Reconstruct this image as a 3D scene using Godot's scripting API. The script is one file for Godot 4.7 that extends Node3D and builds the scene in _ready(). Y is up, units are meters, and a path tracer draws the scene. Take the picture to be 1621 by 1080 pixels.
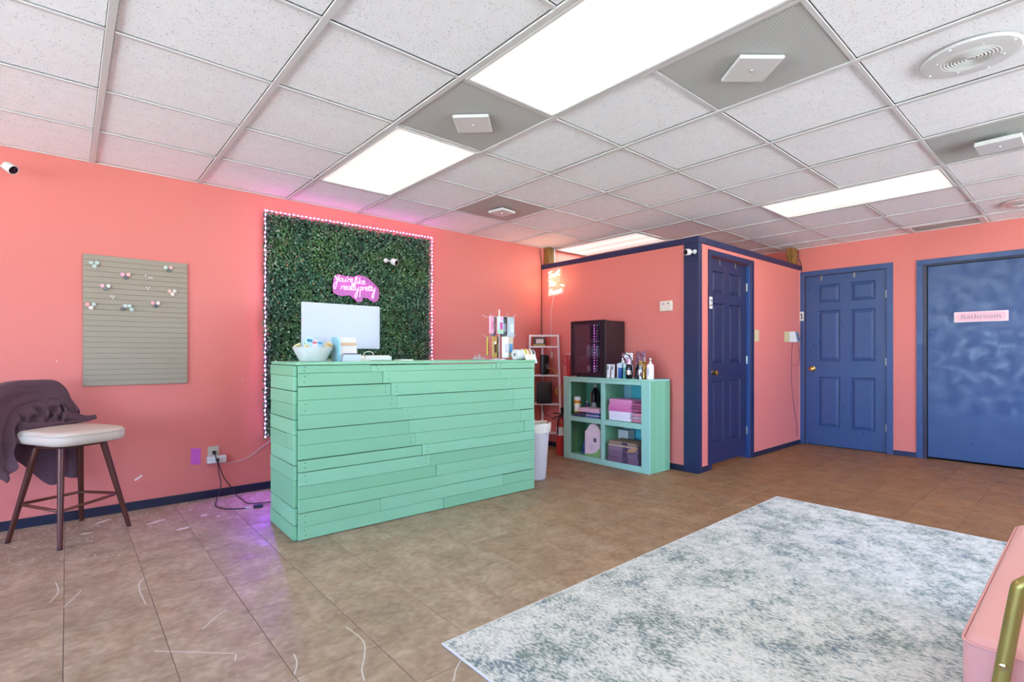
extends Node3D

const CE := 2.317     # ceiling height
const ZL := -4.33     # left wall
const XR := 6.6       # far wall with the two doors
const XP := 4.24      # partition face
const ZC := -2.354    # closet wall face
const XW := -3.8      # shop window wall
const ZB := 3.2      # wall behind the camera
var LX := [-3.8, -3.52, -2.91, -2.3, -1.69, -1.09, -0.484, 0.126, 0.73, 1.349, 1.949, 2.544, 3.157, 3.772, 4.403, 5.023, 5.639, 6.253, 6.6]
var LZ := [-4.33, -3.705, -3.12, -2.524, -1.912, -1.299, -0.692, -0.08, 0.53, 1.14, 1.75, 2.36, 2.97, 3.2]

var rng := RandomNumberGenerator.new()
var taken := {}
var mats := {}

# ------------------------------------------------------------------ helpers
func numbered(called: String, parent: Node) -> String:
	var key := str(parent.get_instance_id()) + called
	if not taken.has(key):
		taken[key] = 0
		return called
	taken[key] += 1
	return "%s_%03d" % [called, taken[key]]

func put(o: Node3D, called: String, parent: Node = self) -> Node3D:
	o.name = numbered(called, parent)
	parent.add_child(o, true)
	return o

func thing(called: String, label: String, category: String, at := Vector3.ZERO, turn := 0.0, group := "") -> Node3D:
	var o := Node3D.new()
	put(o, called)
	o.position = at
	o.rotation.y = turn
	return tag(o, label, category, group)

func tag(o: Node3D, label: String, category: String, group := "") -> Node3D:
	o.set_meta("label", label)
	o.set_meta("category", category)
	if group != "":
		o.set_meta("group", group)
	return o

func structure(called: String, at := Vector3.ZERO, turn := 0.0) -> Node3D:
	var o := Node3D.new()
	put(o, called)
	o.position = at
	o.rotation.y = turn
	o.set_meta("kind", "structure")
	return o

func obj(called: String, st: SurfaceTool, m: Material, parent: Node = self) -> MeshInstance3D:
	var o := MeshInstance3D.new()
	st.generate_normals()
	o.mesh = st.commit()
	o.material_override = m
	put(o, called, parent)
	return o

func struct(called: String, st: SurfaceTool, m: Material, parent: Node = self) -> MeshInstance3D:
	var o := obj(called, st, m, parent)
	if parent == self:
		o.set_meta("kind", "structure")
	return o

func dup(o: Node3D, called: String, at: Vector3, turn := 0.0, label := "") -> Node3D:
	var r: Node3D = o.duplicate()
	put(r, called)
	r.position = at
	r.rotation.y = turn
	if label != "":
		r.set_meta("label", label)
	return r

func M(hex: String, rough := 0.6, metal := 0.0) -> StandardMaterial3D:
	var key := "%s|%.3f|%.3f" % [hex, rough, metal]
	if not mats.has(key):
		var m := StandardMaterial3D.new()
		m.albedo_color = Color(hex)
		m.roughness = rough
		m.metallic = metal
		mats[key] = m
	return mats[key]

func glow(hex: String, energy: float) -> StandardMaterial3D:
	var m := StandardMaterial3D.new()
	m.albedo_color = Color(hex)
	m.roughness = 0.5
	m.emission_enabled = true
	m.emission = Color(hex)
	m.emission_energy_multiplier = energy
	return m

func new_st() -> SurfaceTool:
	var st := SurfaceTool.new()
	st.begin(Mesh.PRIMITIVE_TRIANGLES)
	st.set_smooth_group(-1)
	return st

func tri(st: SurfaceTool, a: Vector3, b: Vector3, c: Vector3, n: Vector3) -> void:
	if (b - a).cross(c - a).dot(n) > 0.0:
		st.add_vertex(a); st.add_vertex(c); st.add_vertex(b)
	else:
		st.add_vertex(a); st.add_vertex(b); st.add_vertex(c)

func quad(st: SurfaceTool, a: Vector3, b: Vector3, c: Vector3, d: Vector3, n: Vector3) -> void:
	tri(st, a, b, c, n)
	tri(st, a, c, d, n)

# a box with chamfered edges
func bx(st: SurfaceTool, c: Vector3, s: Vector3, bev := 0.003, bs := Basis()) -> SurfaceTool:
	var h := s * 0.5
	bev = minf(bev, minf(h.x, minf(h.y, h.z)) * 0.8)
	st.set_smooth_group(-1)
	var v := {}
	for sx in [-1, 1]:
		for sy in [-1, 1]:
			for sz in [-1, 1]:
				var k := Vector3(sx, sy, sz)
				for ax in 3:
					var p := Vector3((h.x - bev) * sx, (h.y - bev) * sy, (h.z - bev) * sz)
					p[ax] = h[ax] * k[ax]
					v[[sx, sy, sz, ax]] = c + bs * p
	for ax in 3:
		var u := (ax + 1) % 3
		var w := (ax + 2) % 3
		for s1 in [-1, 1]:
			var q := []
			for pr in [[-1, -1], [1, -1], [1, 1], [-1, 1]]:
				var k := [0, 0, 0]
				k[ax] = s1; k[u] = pr[0]; k[w] = pr[1]
				q.append(v[[k[0], k[1], k[2], ax]])
			var n := Vector3.ZERO
			n[ax] = s1
			quad(st, q[0], q[1], q[2], q[3], bs * n)
	if bev > 0.0:
		for ax in 3:
			var u := (ax + 1) % 3
			var w := (ax + 2) % 3
			for s1 in [-1, 1]:
				for s2 in [-1, 1]:
					var k := [0, 0, 0]
					k[u] = s1; k[w] = s2
					k[ax] = -1
					var a = v[[k[0], k[1], k[2], u]]
					var b = v[[k[0], k[1], k[2], w]]
					k[ax] = 1
					var d = v[[k[0], k[1], k[2], u]]
					var e = v[[k[0], k[1], k[2], w]]
					var n := Vector3.ZERO
					n[u] = s1; n[w] = s2
					quad(st, a, b, e, d, bs * n)
		for sx in [-1, 1]:
			for sy in [-1, 1]:
				for sz in [-1, 1]:
					tri(st, v[[sx, sy, sz, 0]], v[[sx, sy, sz, 1]], v[[sx, sy, sz, 2]], bs * Vector3(sx, sy, sz))
	return st

func box(c: Vector3, s: Vector3, bev := 0.003, bs := Basis()) -> SurfaceTool:
	return bx(new_st(), c, s, bev, bs)

# a box from its two corners
func span(st: SurfaceTool, a: Vector3, b: Vector3, bev := 0.002) -> SurfaceTool:
	return bx(st, (a + b) * 0.5, (b - a).abs(), bev)

# a box with round edges; bulge lifts the middle of its top
func rbox(st: SurfaceTool, c: Vector3, s: Vector3, r: float, n := 4, bs := Basis(), bulge := 0.0) -> SurfaceTool:
	var h := s * 0.5
	r = minf(r, minf(h.x, minf(h.y, h.z)) * 0.98)
	st.set_smooth_group(0)
	for ax in 3:
		var u := (ax + 1) % 3
		var w := (ax + 2) % 3
		var gu := []
		var gw := []
		for i in n + 1:
			gu.append(-h[u] + r * (1.0 - cos(PI * 0.5 * i / n)))
			gw.append(-h[w] + r * (1.0 - cos(PI * 0.5 * i / n)))
		for i in range(1, 7):
			gu.append(lerpf(-h[u] + r, h[u] - r, i / 7.0))
			gw.append(lerpf(-h[w] + r, h[w] - r, i / 7.0))
		for i in n + 1:
			gu.append(h[u] - r + r * sin(PI * 0.5 * i / n))
			gw.append(h[w] - r + r * sin(PI * 0.5 * i / n))
		for s1 in [-1, 1]:
			var nn := Vector3.ZERO
			nn[ax] = s1
			var P := []
			for i in gu.size():
				var row := []
				for j in gw.size():
					var p := Vector3.ZERO
					p[ax] = h[ax] * s1; p[u] = gu[i]; p[w] = gw[j]
					var q := Vector3(clampf(p.x, -h.x + r, h.x - r), clampf(p.y, -h.y + r, h.y - r), clampf(p.z, -h.z + r, h.z - r))
					var o := q + (p - q).normalized() * r
					if bulge != 0.0 and o.y > 0.0:
						o.y += bulge * (o.y / h.y) * cos(o.x / h.x * 1.45) * cos(o.z / h.z * 1.45)
					row.append(c + bs * o)
				P.append(row)
			for i in gu.size() - 1:
				for j in gw.size() - 1:
					quad(st, P[i][j], P[i + 1][j], P[i + 1][j + 1], P[i][j + 1], bs * nn)
	return st

# a turned shape; the profile runs up the outside
func lathe(st: SurfaceTool, prof: Array, seg := 20, xf := Transform3D(), squash := 1.0) -> SurfaceTool:
	var g := 1
	var last := Vector2.ZERO
	for i in prof.size() - 1:
		var a: Vector2 = prof[i]
		var b: Vector2 = prof[i + 1]
		var d := (b - a).normalized()
		if i > 0 and last.dot(d) < 0.75:
			g += 1
		last = d
		st.set_smooth_group(g)
		for k in seg:
			var t0 := TAU * k / seg
			var t1 := TAU * (k + 1) / seg
			var tm := (t0 + t1) * 0.5
			var n := Vector3(d.y * cos(tm), -d.x, d.y * sin(tm))
			var p0 := xf * Vector3(a.x * cos(t0), a.y, a.x * sin(t0) * squash)
			var p1 := xf * Vector3(a.x * cos(t1), a.y, a.x * sin(t1) * squash)
			var p2 := xf * Vector3(b.x * cos(t1), b.y, b.x * sin(t1) * squash)
			var p3 := xf * Vector3(b.x * cos(t0), b.y, b.x * sin(t0) * squash)
			n = xf.basis * n
			if a.x > 0.00001:
				tri(st, p0, p1, p2, n)
			if b.x > 0.00001:
				tri(st, p0, p2, p3, n)
	return st

func turned(prof: Array, seg := 20, xf := Transform3D(), squash := 1.0) -> SurfaceTool:
	return lathe(new_st(), prof, seg, xf, squash)

# a round bar through points, with round-topped ends
func tube(st: SurfaceTool, pts: Array, r: float, seg := 8, r2 := -1.0, closed := false) -> SurfaceTool:
	if r2 < 0.0:
		r2 = r
	st.set_smooth_group(3)
	var n := pts.size()
	var up := Vector3(0.13, 0.9, 0.31).normalized()
	var rings := []
	for i in n:
		var a: Vector3 = pts[(i - 1 + n) % n] if closed else pts[maxi(i - 1, 0)]
		var b: Vector3 = pts[(i + 1) % n] if closed else pts[mini(i + 1, n - 1)]
		var t := (b - a).normalized()
		var x := up - t * up.dot(t)
		if x.length() < 0.05:
			x = Vector3(1, 0.2, 0.1) - t * Vector3(1, 0.2, 0.1).dot(t)
		x = x.normalized()
		up = x
		var y := t.cross(x)
		var rr := lerpf(r, r2, float(i) / maxf(n - 1, 1))
		var ring := []
		for k in seg:
			var an := TAU * k / seg
			ring.append(Vector3(pts[i]) + (x * cos(an) + y * sin(an)) * rr)
		rings.append(ring)
	var m := n if closed else n - 1
	for i in m:
		var j := (i + 1) % n
		for k in seg:
			var l := (k + 1) % seg
			var mid: Vector3 = (rings[i][k] + rings[i][l] + rings[j][k] + rings[j][l]) * 0.25
			quad(st, rings[i][k], rings[i][l], rings[j][l], rings[j][k], mid - (Vector3(pts[i]) + Vector3(pts[j])) * 0.5)
	if not closed:
		st.set_smooth_group(-1)
		for e in [0, n - 1]:
			var dirn: Vector3 = Vector3(pts[0]) - Vector3(pts[1]) if e == 0 else Vector3(pts[n - 1]) - Vector3(pts[n - 2])
			for k in seg:
				tri(st, pts[e], rings[e][k], rings[e][(k + 1) % seg], dirn)
	return st

func bar(pts: Array, r: float, seg := 8, r2 := -1.0, closed := false) -> SurfaceTool:
	return tube(new_st(), pts, r, seg, r2, closed)

func smooth(pts: Array, steps := 6) -> Array:
	var out := []
	for i in pts.size() - 1:
		var a = pts[maxi(i - 1, 0)]
		var b = pts[i]
		var c = pts[i + 1]
		var d = pts[mini(i + 2, pts.size() - 1)]
		for k in steps:
			out.append(b.cubic_interpolate(c, a, d, float(k) / steps))
	out.append(pts[-1])
	return out

# an outline given depth, from z = -depth to z = 0 of its frame
func prism(st: SurfaceTool, poly: PackedVector2Array, depth: float, xf := Transform3D()) -> SurfaceTool:
	st.set_smooth_group(-1)
	var idx := Geometry2D.triangulate_polygon(poly)
	for z in [0.0, -depth]:
		var n := xf.basis * Vector3(0, 0, 1 if z == 0.0 else -1)
		for i in range(0, idx.size(), 3):
			var p := []
			for k in 3:
				p.append(xf * Vector3(poly[idx[i + k]].x, poly[idx[i + k]].y, z))
			tri(st, p[0], p[1], p[2], n)
	var cw := Geometry2D.is_polygon_clockwise(poly)
	for i in poly.size():
		var a := poly[i]
		var b := poly[(i + 1) % poly.size()]
		var d := (b - a)
		var n2 := Vector2(-d.y, d.x) if cw else Vector2(d.y, -d.x)
		quad(st, xf * Vector3(a.x, a.y, 0), xf * Vector3(b.x, b.y, 0), xf * Vector3(b.x, b.y, -depth), xf * Vector3(a.x, a.y, -depth), xf.basis * Vector3(n2.x, n2.y, 0))
	return st

# a sheet of some thickness from a function of (u, v) in 0..1
func sheet(st: SurfaceTool, nu: int, nv: int, f: Callable, thick := 0.004) -> SurfaceTool:
	var P := []
	for i in nu + 1:
		var row := []
		for j in nv + 1:
			row.append(f.call(float(i) / nu, float(j) / nv))
		P.append(row)
	var N := []
	for i in nu + 1:
		var row := []
		for j in nv + 1:
			var du: Vector3 = P[mini(i + 1, nu)][j] - P[maxi(i - 1, 0)][j]
			var dv: Vector3 = P[i][mini(j + 1, nv)] - P[i][maxi(j - 1, 0)]
			row.append(du.cross(dv).normalized())
		N.append(row)
	for side in [1.0, -1.0]:
		st.set_smooth_group(5 if side > 0 else 6)
		for i in nu:
			for j in nv:
				var q := []
				for c in [[i, j], [i + 1, j], [i + 1, j + 1], [i, j + 1]]:
					q.append(P[c[0]][c[1]] + N[c[0]][c[1]] * thick * 0.5 * side)
				quad(st, q[0], q[1], q[2], q[3], N[i][j] * side)
	st.set_smooth_group(-1)
	var edge := []
	for i in nu:
		edge.append([i, 0, i + 1, 0]); edge.append([i, nv, i + 1, nv])
	for j in nv:
		edge.append([0, j, 0, j + 1]); edge.append([nu, j, nu, j + 1])
	var mid: Vector3 = P[nu / 2][nv / 2]
	for e in edge:
		var a: Vector3 = P[e[0]][e[1]]
		var b: Vector3 = P[e[2]][e[3]]
		var na: Vector3 = N[e[0]][e[1]] * thick * 0.5
		var nb: Vector3 = N[e[2]][e[3]] * thick * 0.5
		quad(st, a + na, b + nb, b - nb, a - na, a - mid)
	return st

func text(words: String, height: float, m: Material, parent: Node, at: Vector3, turn := 0.0, face := "Droid Serif", weight := 700, deep := 0.002) -> MeshInstance3D:
	var t := TextMesh.new()
	var f := SystemFont.new()
	f.font_names = PackedStringArray([face])
	f.font_weight = weight
	t.font = f
	t.font_size = 64
	t.pixel_size = height / 64.0
	t.depth = deep
	t.curve_step = 2.0
	t.text = words
	t.material = m
	var o := MeshInstance3D.new()
	o.mesh = t
	put(o, "lettering", parent)
	o.position = at
	o.rotation.y = turn
	return o

func beam(at: Vector3, dir: Vector3, color: Color, energy: float) -> void:
	var l := SpotLight3D.new()
	l.light_color = color
	l.light_energy = energy
	l.light_size = 0.006
	l.spot_angle = 75.0
	l.spot_angle_attenuation = 0.6
	l.spot_range = 12.0
	l.spot_attenuation = 2.0
	l.shadow_enabled = true
	put(l, "led_light")
	l.position = at
	l.basis = Basis.looking_at(dir.normalized(), Vector3.UP)

func lamp(at: Vector3, color: Color, energy: float, size := 0.02, reach := 12.0) -> void:
	var l := OmniLight3D.new()
	l.light_color = color
	l.light_energy = energy
	l.light_size = size
	l.omni_range = reach
	l.omni_attenuation = 2.0
	l.shadow_enabled = true
	put(l, "glow_light")
	l.position = at

# ------------------------------------------------------------------ textures
func noise_bytes(w: int, h: int, sd: int, freq: float, octaves := 4, sx := 1, sy := 1) -> PackedByteArray:
	var n := FastNoiseLite.new()
	n.noise_type = FastNoiseLite.TYPE_SIMPLEX_SMOOTH
	n.seed = sd
	n.frequency = freq
	n.fractal_octaves = octaves
	var im := n.get_seamless_image(w / sx, h / sy, false, false, 0.12, true)
	im.convert(Image.FORMAT_L8)
	if sx > 1 or sy > 1:
		im.resize(w, h, Image.INTERPOLATE_CUBIC)
	return im.get_data()

func tex_rgb(w: int, h: int, b: PackedByteArray) -> ImageTexture:
	return ImageTexture.create_from_image(Image.create_from_data(w, h, false, Image.FORMAT_RGB8, b))

func floor_texture() -> ImageTexture:
	var w := 1024
	var big := noise_bytes(w, w, 3, 0.007, 4)
	var fine := noise_bytes(w, w, 8, 0.03, 5)
	var streak := noise_bytes(w, w, 15, 0.05, 4, 2, 1)
	var speck := noise_bytes(w, w, 19, 0.22, 2)
	var patch := noise_bytes(w, w, 23, 0.012, 2)
	var b := PackedByteArray()
	b.resize(w * w * 3)
	for i in w * w:
		var t := clampf((big[i] - 128) / 110.0 * 0.5 + (fine[i] - 128) / 110.0 * 0.45 + (streak[i] - 128) / 110.0 * 0.22, -1.0, 1.0)
		var r := 164.0 + t * 30.0
		var g := 148.0 + t * 32.0
		var l := 130.0 + t * 33.0
		if speck[i] > 206 and patch[i] > 120:
			r += 30; g += 29; l += 24
		b[i * 3] = int(r); b[i * 3 + 1] = int(g); b[i * 3 + 2] = int(l)
	return tex_rgb(w, w, b)

func ceiling_texture() -> ImageTexture:
	var w := 1024
	var soft := noise_bytes(w, w, 21, 0.01, 3)
	var b := PackedByteArray()
	b.resize(w * w * 3)
	for i in w * w:
		var v := 245 + int((soft[i] - 128) * 0.03)
		b[i * 3] = v; b[i * 3 + 1] = v - 1; b[i * 3 + 2] = v
	for k in 5200:
		var x := rng.randi_range(0, w - 1)
		var y := rng.randi_range(0, w - 1)
		var n := rng.randi_range(1, 4)
		var dx := rng.randi_range(-1, 1)
		var dy := rng.randi_range(-1, 1)
		var dark := rng.randi_range(120, 205)
		for s in n:
			var px := posmod(x + dx * s, w)
			var py := posmod(y + dy * s, w)
			for e in 2:
				var i := (py * w + posmod(px + e, w)) * 3
				b[i] = dark; b[i + 1] = dark; b[i + 2] = dark
	return tex_rgb(w, w, b)

func rug_texture() -> ImageTexture:
	var w := 1400
	var h := 1120
	# u runs along the long side, v across it
	var big := noise_bytes(w, h, 31, 0.006, 3)
	var mid := noise_bytes(w, h, 32, 0.022, 4)
	var fine := noise_bytes(w, h, 33, 0.15, 4, 1, 2)
	var grain := noise_bytes(w, h, 34, 0.35, 2, 2, 1)
	var cool := noise_bytes(w, h, 35, 0.008, 2)
	var b := PackedByteArray()
	b.resize(w * h * 3)
	for i in w * h:
		var p := (big[i] - 128) / 100.0 * 0.42 + (mid[i] - 128) / 100.0 * 0.42
		var f := (fine[i] - 128) / 100.0 * 0.55 + (grain[i] - 128) / 100.0 * 0.30
		var k := clampf(0.655 + p * 0.78 + f * 1.0, 0.0, 1.0)
		var c := clampf((cool[i] - 120) / 50.0, 0.0, 1.0)
		var r: float
		var g: float
		var l: float
		if k > 0.5:
			var q := (k - 0.5) / 0.5
			r = lerpf(174, 210, q); g = lerpf(177, 210, q); l = lerpf(171, 204, q)
		else:
			var q := smoothstep(0.08, 0.5, k)
			r = lerpf(lerpf(112, 104, c), 176, q); g = lerpf(lerpf(126, 118, c), 180, q); l = lerpf(lerpf(120, 126, c), 174, q)
		b[i * 3] = int(r); b[i * 3 + 1] = int(g); b[i * 3 + 2] = int(l)
	return tex_rgb(w, h, b)

func wood_texture(a: Color, c: Color, sd: int) -> ImageTexture:
	var w := 256
	var n1 := noise_bytes(w, w, sd, 0.06, 3, 1, 8)
	var b := PackedByteArray()
	b.resize(w * w * 3)
	for i in w * w:
		var k := a.lerp(c, clampf(n1[i] / 255.0 * 1.4 - 0.2, 0, 1))
		b[i * 3] = int(k.r * 255); b[i * 3 + 1] = int(k.g * 255); b[i * 3 + 2] = int(k.b * 255)
	return tex_rgb(w, w, b)

func grey_texture(w: int, sd: int, freq: float, lo: int, hi: int, oct := 3, sx := 1, sy := 1) -> ImageTexture:
	var n1 := noise_bytes(w, w, sd, freq, oct, sx, sy)
	var b := PackedByteArray()
	b.resize(w * w * 3)
	for i in w * w:
		var v := int(lerpf(lo, hi, n1[i] / 255.0))
		b[i * 3] = v; b[i * 3 + 1] = v; b[i * 3 + 2] = v
	return tex_rgb(w, w, b)

func world_map(m: StandardMaterial3D, size: float) -> void:
	m.uv1_triplanar = true
	m.uv1_world_triplanar = true
	m.uv1_scale = Vector3.ONE / size

# ------------------------------------------------------------------ scene
var m_wall: StandardMaterial3D
var m_navy: StandardMaterial3D
var m_navy_slab: StandardMaterial3D
var m_mint: Array = []
var m_tile: StandardMaterial3D
var m_grid: StandardMaterial3D
var m_brass: StandardMaterial3D
var m_white: StandardMaterial3D
var m_black: StandardMaterial3D

func _ready() -> void:
	rng.seed = 77
	# camera
	var cam := Camera3D.new()
	cam.name = "camera"
	cam.projection = Camera3D.PROJECTION_FRUSTUM
	cam.near = 0.05
	cam.far = 200.0
	cam.size = 0.05 * 1080.0 / 810.4
	cam.frustum_offset = Vector2(0, 0.05 * 20.5 / 810.4)
	cam.position = Vector3(0, 1.065, 0)
	cam.rotation_degrees = Vector3(0, -41.0, 0)
	add_child(cam)
	cam.current = true
	# sky and exposure
	var we := WorldEnvironment.new()
	we.name = "environment"
	var e := Environment.new()
	var sky := Sky.new()
	var sm := ProceduralSkyMaterial.new()
	sm.sky_top_color = Color(0.49, 0.68, 0.97)
	sm.sky_horizon_color = Color(0.67, 0.83, 0.97)
	sm.ground_horizon_color = Color(0.89, 0.97, 0.99)
	sm.ground_bottom_color = Color(0.89, 0.97, 0.99)
	sky.sky_material = sm
	e.background_mode = Environment.BG_SKY
	e.sky = sky
	e.background_energy_multiplier = 23.5
	e.tonemap_mode = Environment.TONE_MAPPER_LINEAR
	e.tonemap_exposure = 0.97
	e.sdfgi_enabled = true
	e.ssao_enabled = true
	e.ssil_enabled = true
	we.environment = e
	add_child(we)
	# the light of the ceiling fixtures, one area light under each lens
	for f in [[1.649, -1.302], [1.649, -3.114], [4.713, -1.302], [4.713, -3.725], [1.649, 0.53], [4.713, 0.53]]:
		var a := AreaLight3D.new()
		a.area_size = Vector2(0.5, 1.1)
		a.area_normalize_energy = false
		a.light_energy = LAMP * (1.6 if f[0] > 4.0 else 1.0)
		a.light_color = Color(0.97, 0.985, 0.955)
		a.area_range = 14.0
		a.area_attenuation = 2.0
		a.shadow_enabled = true
		put(a, "fixture_light")
		a.position = Vector3(f[0], CE - 0.012, f[1])
		a.rotation_degrees = Vector3(-90, 0, 0)
	materials()
	room()
	ceiling_things()
	doors()
	counter()
	hedge_wall()
	counter_things()
	cabinet()
	cabinet_things()
	corner_things()
	wall_things()
	stool()
	rug_and_sofa()

const LAMP := 1.75

func materials() -> void:
	m_wall = M("d8766c", 0.6)
	m_wall.heightmap_enabled = true
	m_wall.heightmap_texture = grey_texture(256, 5, 0.12, 90, 160, 3)
	m_wall.heightmap_scale = 0.06
	world_map(m_wall, 0.35)
	m_navy = M("18234a", 0.42)
	m_navy_slab = StandardMaterial3D.new()
	m_navy_slab.albedo_color = Color("2e4878")
	m_navy_slab.roughness = 1.0
	m_navy_slab.roughness_texture = grey_texture(512, 44, 0.012, 62, 158, 4)
	m_navy_slab.heightmap_enabled = true
	m_navy_slab.heightmap_texture = grey_texture(256, 45, 0.09, 100, 150, 3, 1, 4)
	m_navy_slab.heightmap_scale = 0.02
	world_map(m_navy_slab, 0.9)
	var brush := grey_texture(256, 51, 0.09, 70, 190, 3, 8, 1)
	for hex in ["80b990", "84bd95", "7bb48b"]:
		var m := StandardMaterial3D.new()
		m.albedo_color = Color(hex)
		m.roughness = 0.5
		m.heightmap_enabled = true
		m.heightmap_texture = brush
		m.heightmap_scale = 0.07
		world_map(m, 0.5)
		m_mint.append(m)
	m_tile = StandardMaterial3D.new()
	m_tile.albedo_texture = ceiling_texture()
	m_tile.roughness = 0.9
	world_map(m_tile, 1.22)
	m_grid = M("d2cfcd", 0.5)
	m_brass = M("c9a25a", 0.22, 0.95)
	m_white = M("d8d6d3", 0.4)
	m_black = M("121214", 0.35)

func room() -> void:
	# --- floor
	var fl := structure("floor")
	obj("floor_slab", box(Vector3((XW + XR) / 2, -0.06, (ZL + ZB) / 2), Vector3(XR - XW + 0.4, 0.1, ZB - ZL + 0.4), 0.0), M("3a2f28", 0.8), fl)
	var tx := floor_texture()
	var rough := grey_texture(256, 61, 0.03, 105, 180, 3)
	var kinds := []
	for fam in 7:
		kinds.append([])
		for k in 3:
			var m := StandardMaterial3D.new()
			m.albedo_texture = tx
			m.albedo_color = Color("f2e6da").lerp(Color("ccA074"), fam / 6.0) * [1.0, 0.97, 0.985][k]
			m.albedo_color.a = 1.0
			m.roughness = 1.0
			m.roughness_texture = rough
			world_map(m, 1.5)
			m.uv1_offset = Vector3(0.37 * k, 0, 0.23 * k)
			kinds[fam].append(m)
	var P := 0.289
	var tile := box(Vector3(0, -0.005, 0), Vector3(P - 0.0015, 0.01, P - 0.0015), 0.0012)
	tile.generate_normals()
	var tmesh := tile.commit()
	var spots := []
	for i in range(-14, 23):
		for j in range(-11, 17):
			var c := Vector3(-0.01 + P * (i + 0.5), 0, -1.735 + P * (j + 0.5))
			if c.x > XW and c.x < XR and c.z > ZL and c.z < ZB:
				var d := c.x * 0.656 - c.z * 0.7547
				var r := c.x * 0.7547 + c.z * 0.656
				var seen := d > 0.9 and absf(r) < d * 1.04 + 0.2
				spots.append([d if seen else 100.0 + d, c, i, j])
	spots.sort_custom(func(a, b): return a[0] < b[0])
	var rest := []
	for k in 7:
		rest.append(new_st())
	for n in spots.size():
		var s = spots[n]
		var c: Vector3 = s[1]
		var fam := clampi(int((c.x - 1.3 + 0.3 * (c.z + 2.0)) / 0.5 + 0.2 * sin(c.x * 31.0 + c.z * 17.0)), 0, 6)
		if n < 296 and s[0] < 100.0:
			var o := MeshInstance3D.new()
			o.mesh = tmesh
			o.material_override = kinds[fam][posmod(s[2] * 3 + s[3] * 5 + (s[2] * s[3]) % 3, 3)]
			put(o, "floor_tile", fl)
			o.position = c
		else:
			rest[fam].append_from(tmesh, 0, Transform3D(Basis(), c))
	for fam in 7:
		var o := MeshInstance3D.new()
		o.mesh = rest[fam].commit()
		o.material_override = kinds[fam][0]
		put(o, "floor_tile_field", fl)
		o.set_meta("kind", "stuff")
	# paint spilt along the left wall, and white scrapes
	var sp := new_st()
	for k in 950:
		var x := rng.randf_range(-0.45, 1.5)
		var z := ZL + 0.03 + absf(rng.randfn(0.0, 0.22))
		if rng.randf() < 0.3:
			x = rng.randf_range(-0.45, 0.25); z = rng.randf_range(-4.2, -3.4)
		fleck(sp, Vector3(x, 0.0004, z), rng.randf_range(0.0018, 0.0058) * (1.7 if rng.randf() < 0.08 else 1.0))
	for k in 260:
		fleck(sp, Vector3(rng.randf_range(0.2, 6.3), 0.0004, rng.randf_range(-2.9, -0.3)), rng.randf_range(0.001, 0.0035))
	var so := obj("paint_fleck_scatter", sp, M("d8d2cc", 0.7), fl)
	so.set_meta("kind", "stuff")
	for b in [[0.172, -4.157, 0.05, 0.014, 0.7], [0.428, -3.93, 0.06, 0.012, 0.5], [0.087, -3.944, 0.028, 0.012, -0.2], [0.683, -3.883, 0.022, 0.014, 0.1], [0.75, -3.80, 0.014, 0.01, 0.6], [0.535, -3.671, 0.04, 0.012, 0.3]]:
		var st := new_st()
		var pl := PackedVector2Array()
		for k in 14:
			var an := TAU * k / 14
			var w := 1.0 + 0.25 * sin(k * 2.7 + b[0] * 30)
			pl.append(Vector2(cos(an) * b[2] * w, sin(an) * b[3] * w))
		prism(st, pl, 0.0006, Transform3D(Basis(Vector3.UP, b[4]) * Basis(Vector3.RIGHT, -PI / 2), Vector3(b[0], 0.0007, b[1])))
		obj("paint_spot", st, M("dcd6d0", 0.7), fl)
	for s in [[-0.04, -3.198, -0.03, -3.055, -0.057, -2.948], [0.049, -3.011, 0.004, -2.895, -0.012, -2.859], [0.328, -3.025, 0.262, -2.954, 0.247, -2.839, 0.253, -2.664], [0.237, -2.224, 0.347, -2.119, 0.451, -2.018], [0.453, -2.011, 0.44, -1.973], [0.607, -1.878, 0.598, -1.817, 0.57, -1.758], [0.426, -2.785, 0.529, -2.757, 0.622, -2.75], [0.394, -2.277, 0.463, -2.356, 0.505, -2.388], [0.821, -1.93, 0.829, -1.795, 0.789, -1.699, 0.751, -1.636, 0.731, -1.574], [1.033, -1.458, 0.991, -1.428, 0.949, -1.381]]:
		var p := []
		for k in range(0, s.size(), 2):
			p.append(Vector3(s[k], 0.0, s[k + 1]))
		p = smooth(p, 6)
		var st := new_st()
		for k in p.size() - 1:
			var side: Vector3 = (p[k + 1] - p[k]).cross(Vector3.UP).normalized() * 0.0022
			var y := Vector3(0, 0.0006, 0)
			quad(st, p[k] - side + y, p[k] + side + y, p[k + 1] + side + y, p[k + 1] - side + y, Vector3.UP)
		obj("scrape_mark", st, M("c9c2ba", 0.7), fl)
	# --- walls
	struct("wall_left", span(new_st(), Vector3(XW - 0.15, -0.1, ZL - 0.14), Vector3(XR + 0.15, CE + 0.3, ZL), 0.0), m_wall)
	var wl := find_child("wall_left", false, false)
	for q in [[0.37, 0.215, 0.6], [1.02, 0.86, 0.1], [-0.05, 1.02, 1.2]]:
		obj("paint_chip", box(Vector3(q[0], q[1], ZL + 0.0006), Vector3(0.05 if q[2] == 0.6 else 0.008, 0.013 if q[2] == 0.6 else 0.005, 0.0012), 0.0004, Basis(Vector3.BACK, q[2])), M("e6cfc8", 0.7), wl)
	var wb := new_st()
	for r in [[XW - 0.15, 1.3, 0, CE], [1.3, 5.9, 0, 0.7], [1.3, 5.9, 2.05, CE], [5.9, XR + 0.15, 0, CE]]:
		span(wb, Vector3(r[0], r[2] - (0.1 if r[2] == 0 else 0.0), ZB), Vector3(r[1], r[3] + (0.3 if r[3] == CE else 0.0), ZB + 0.14), 0.0)
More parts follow.
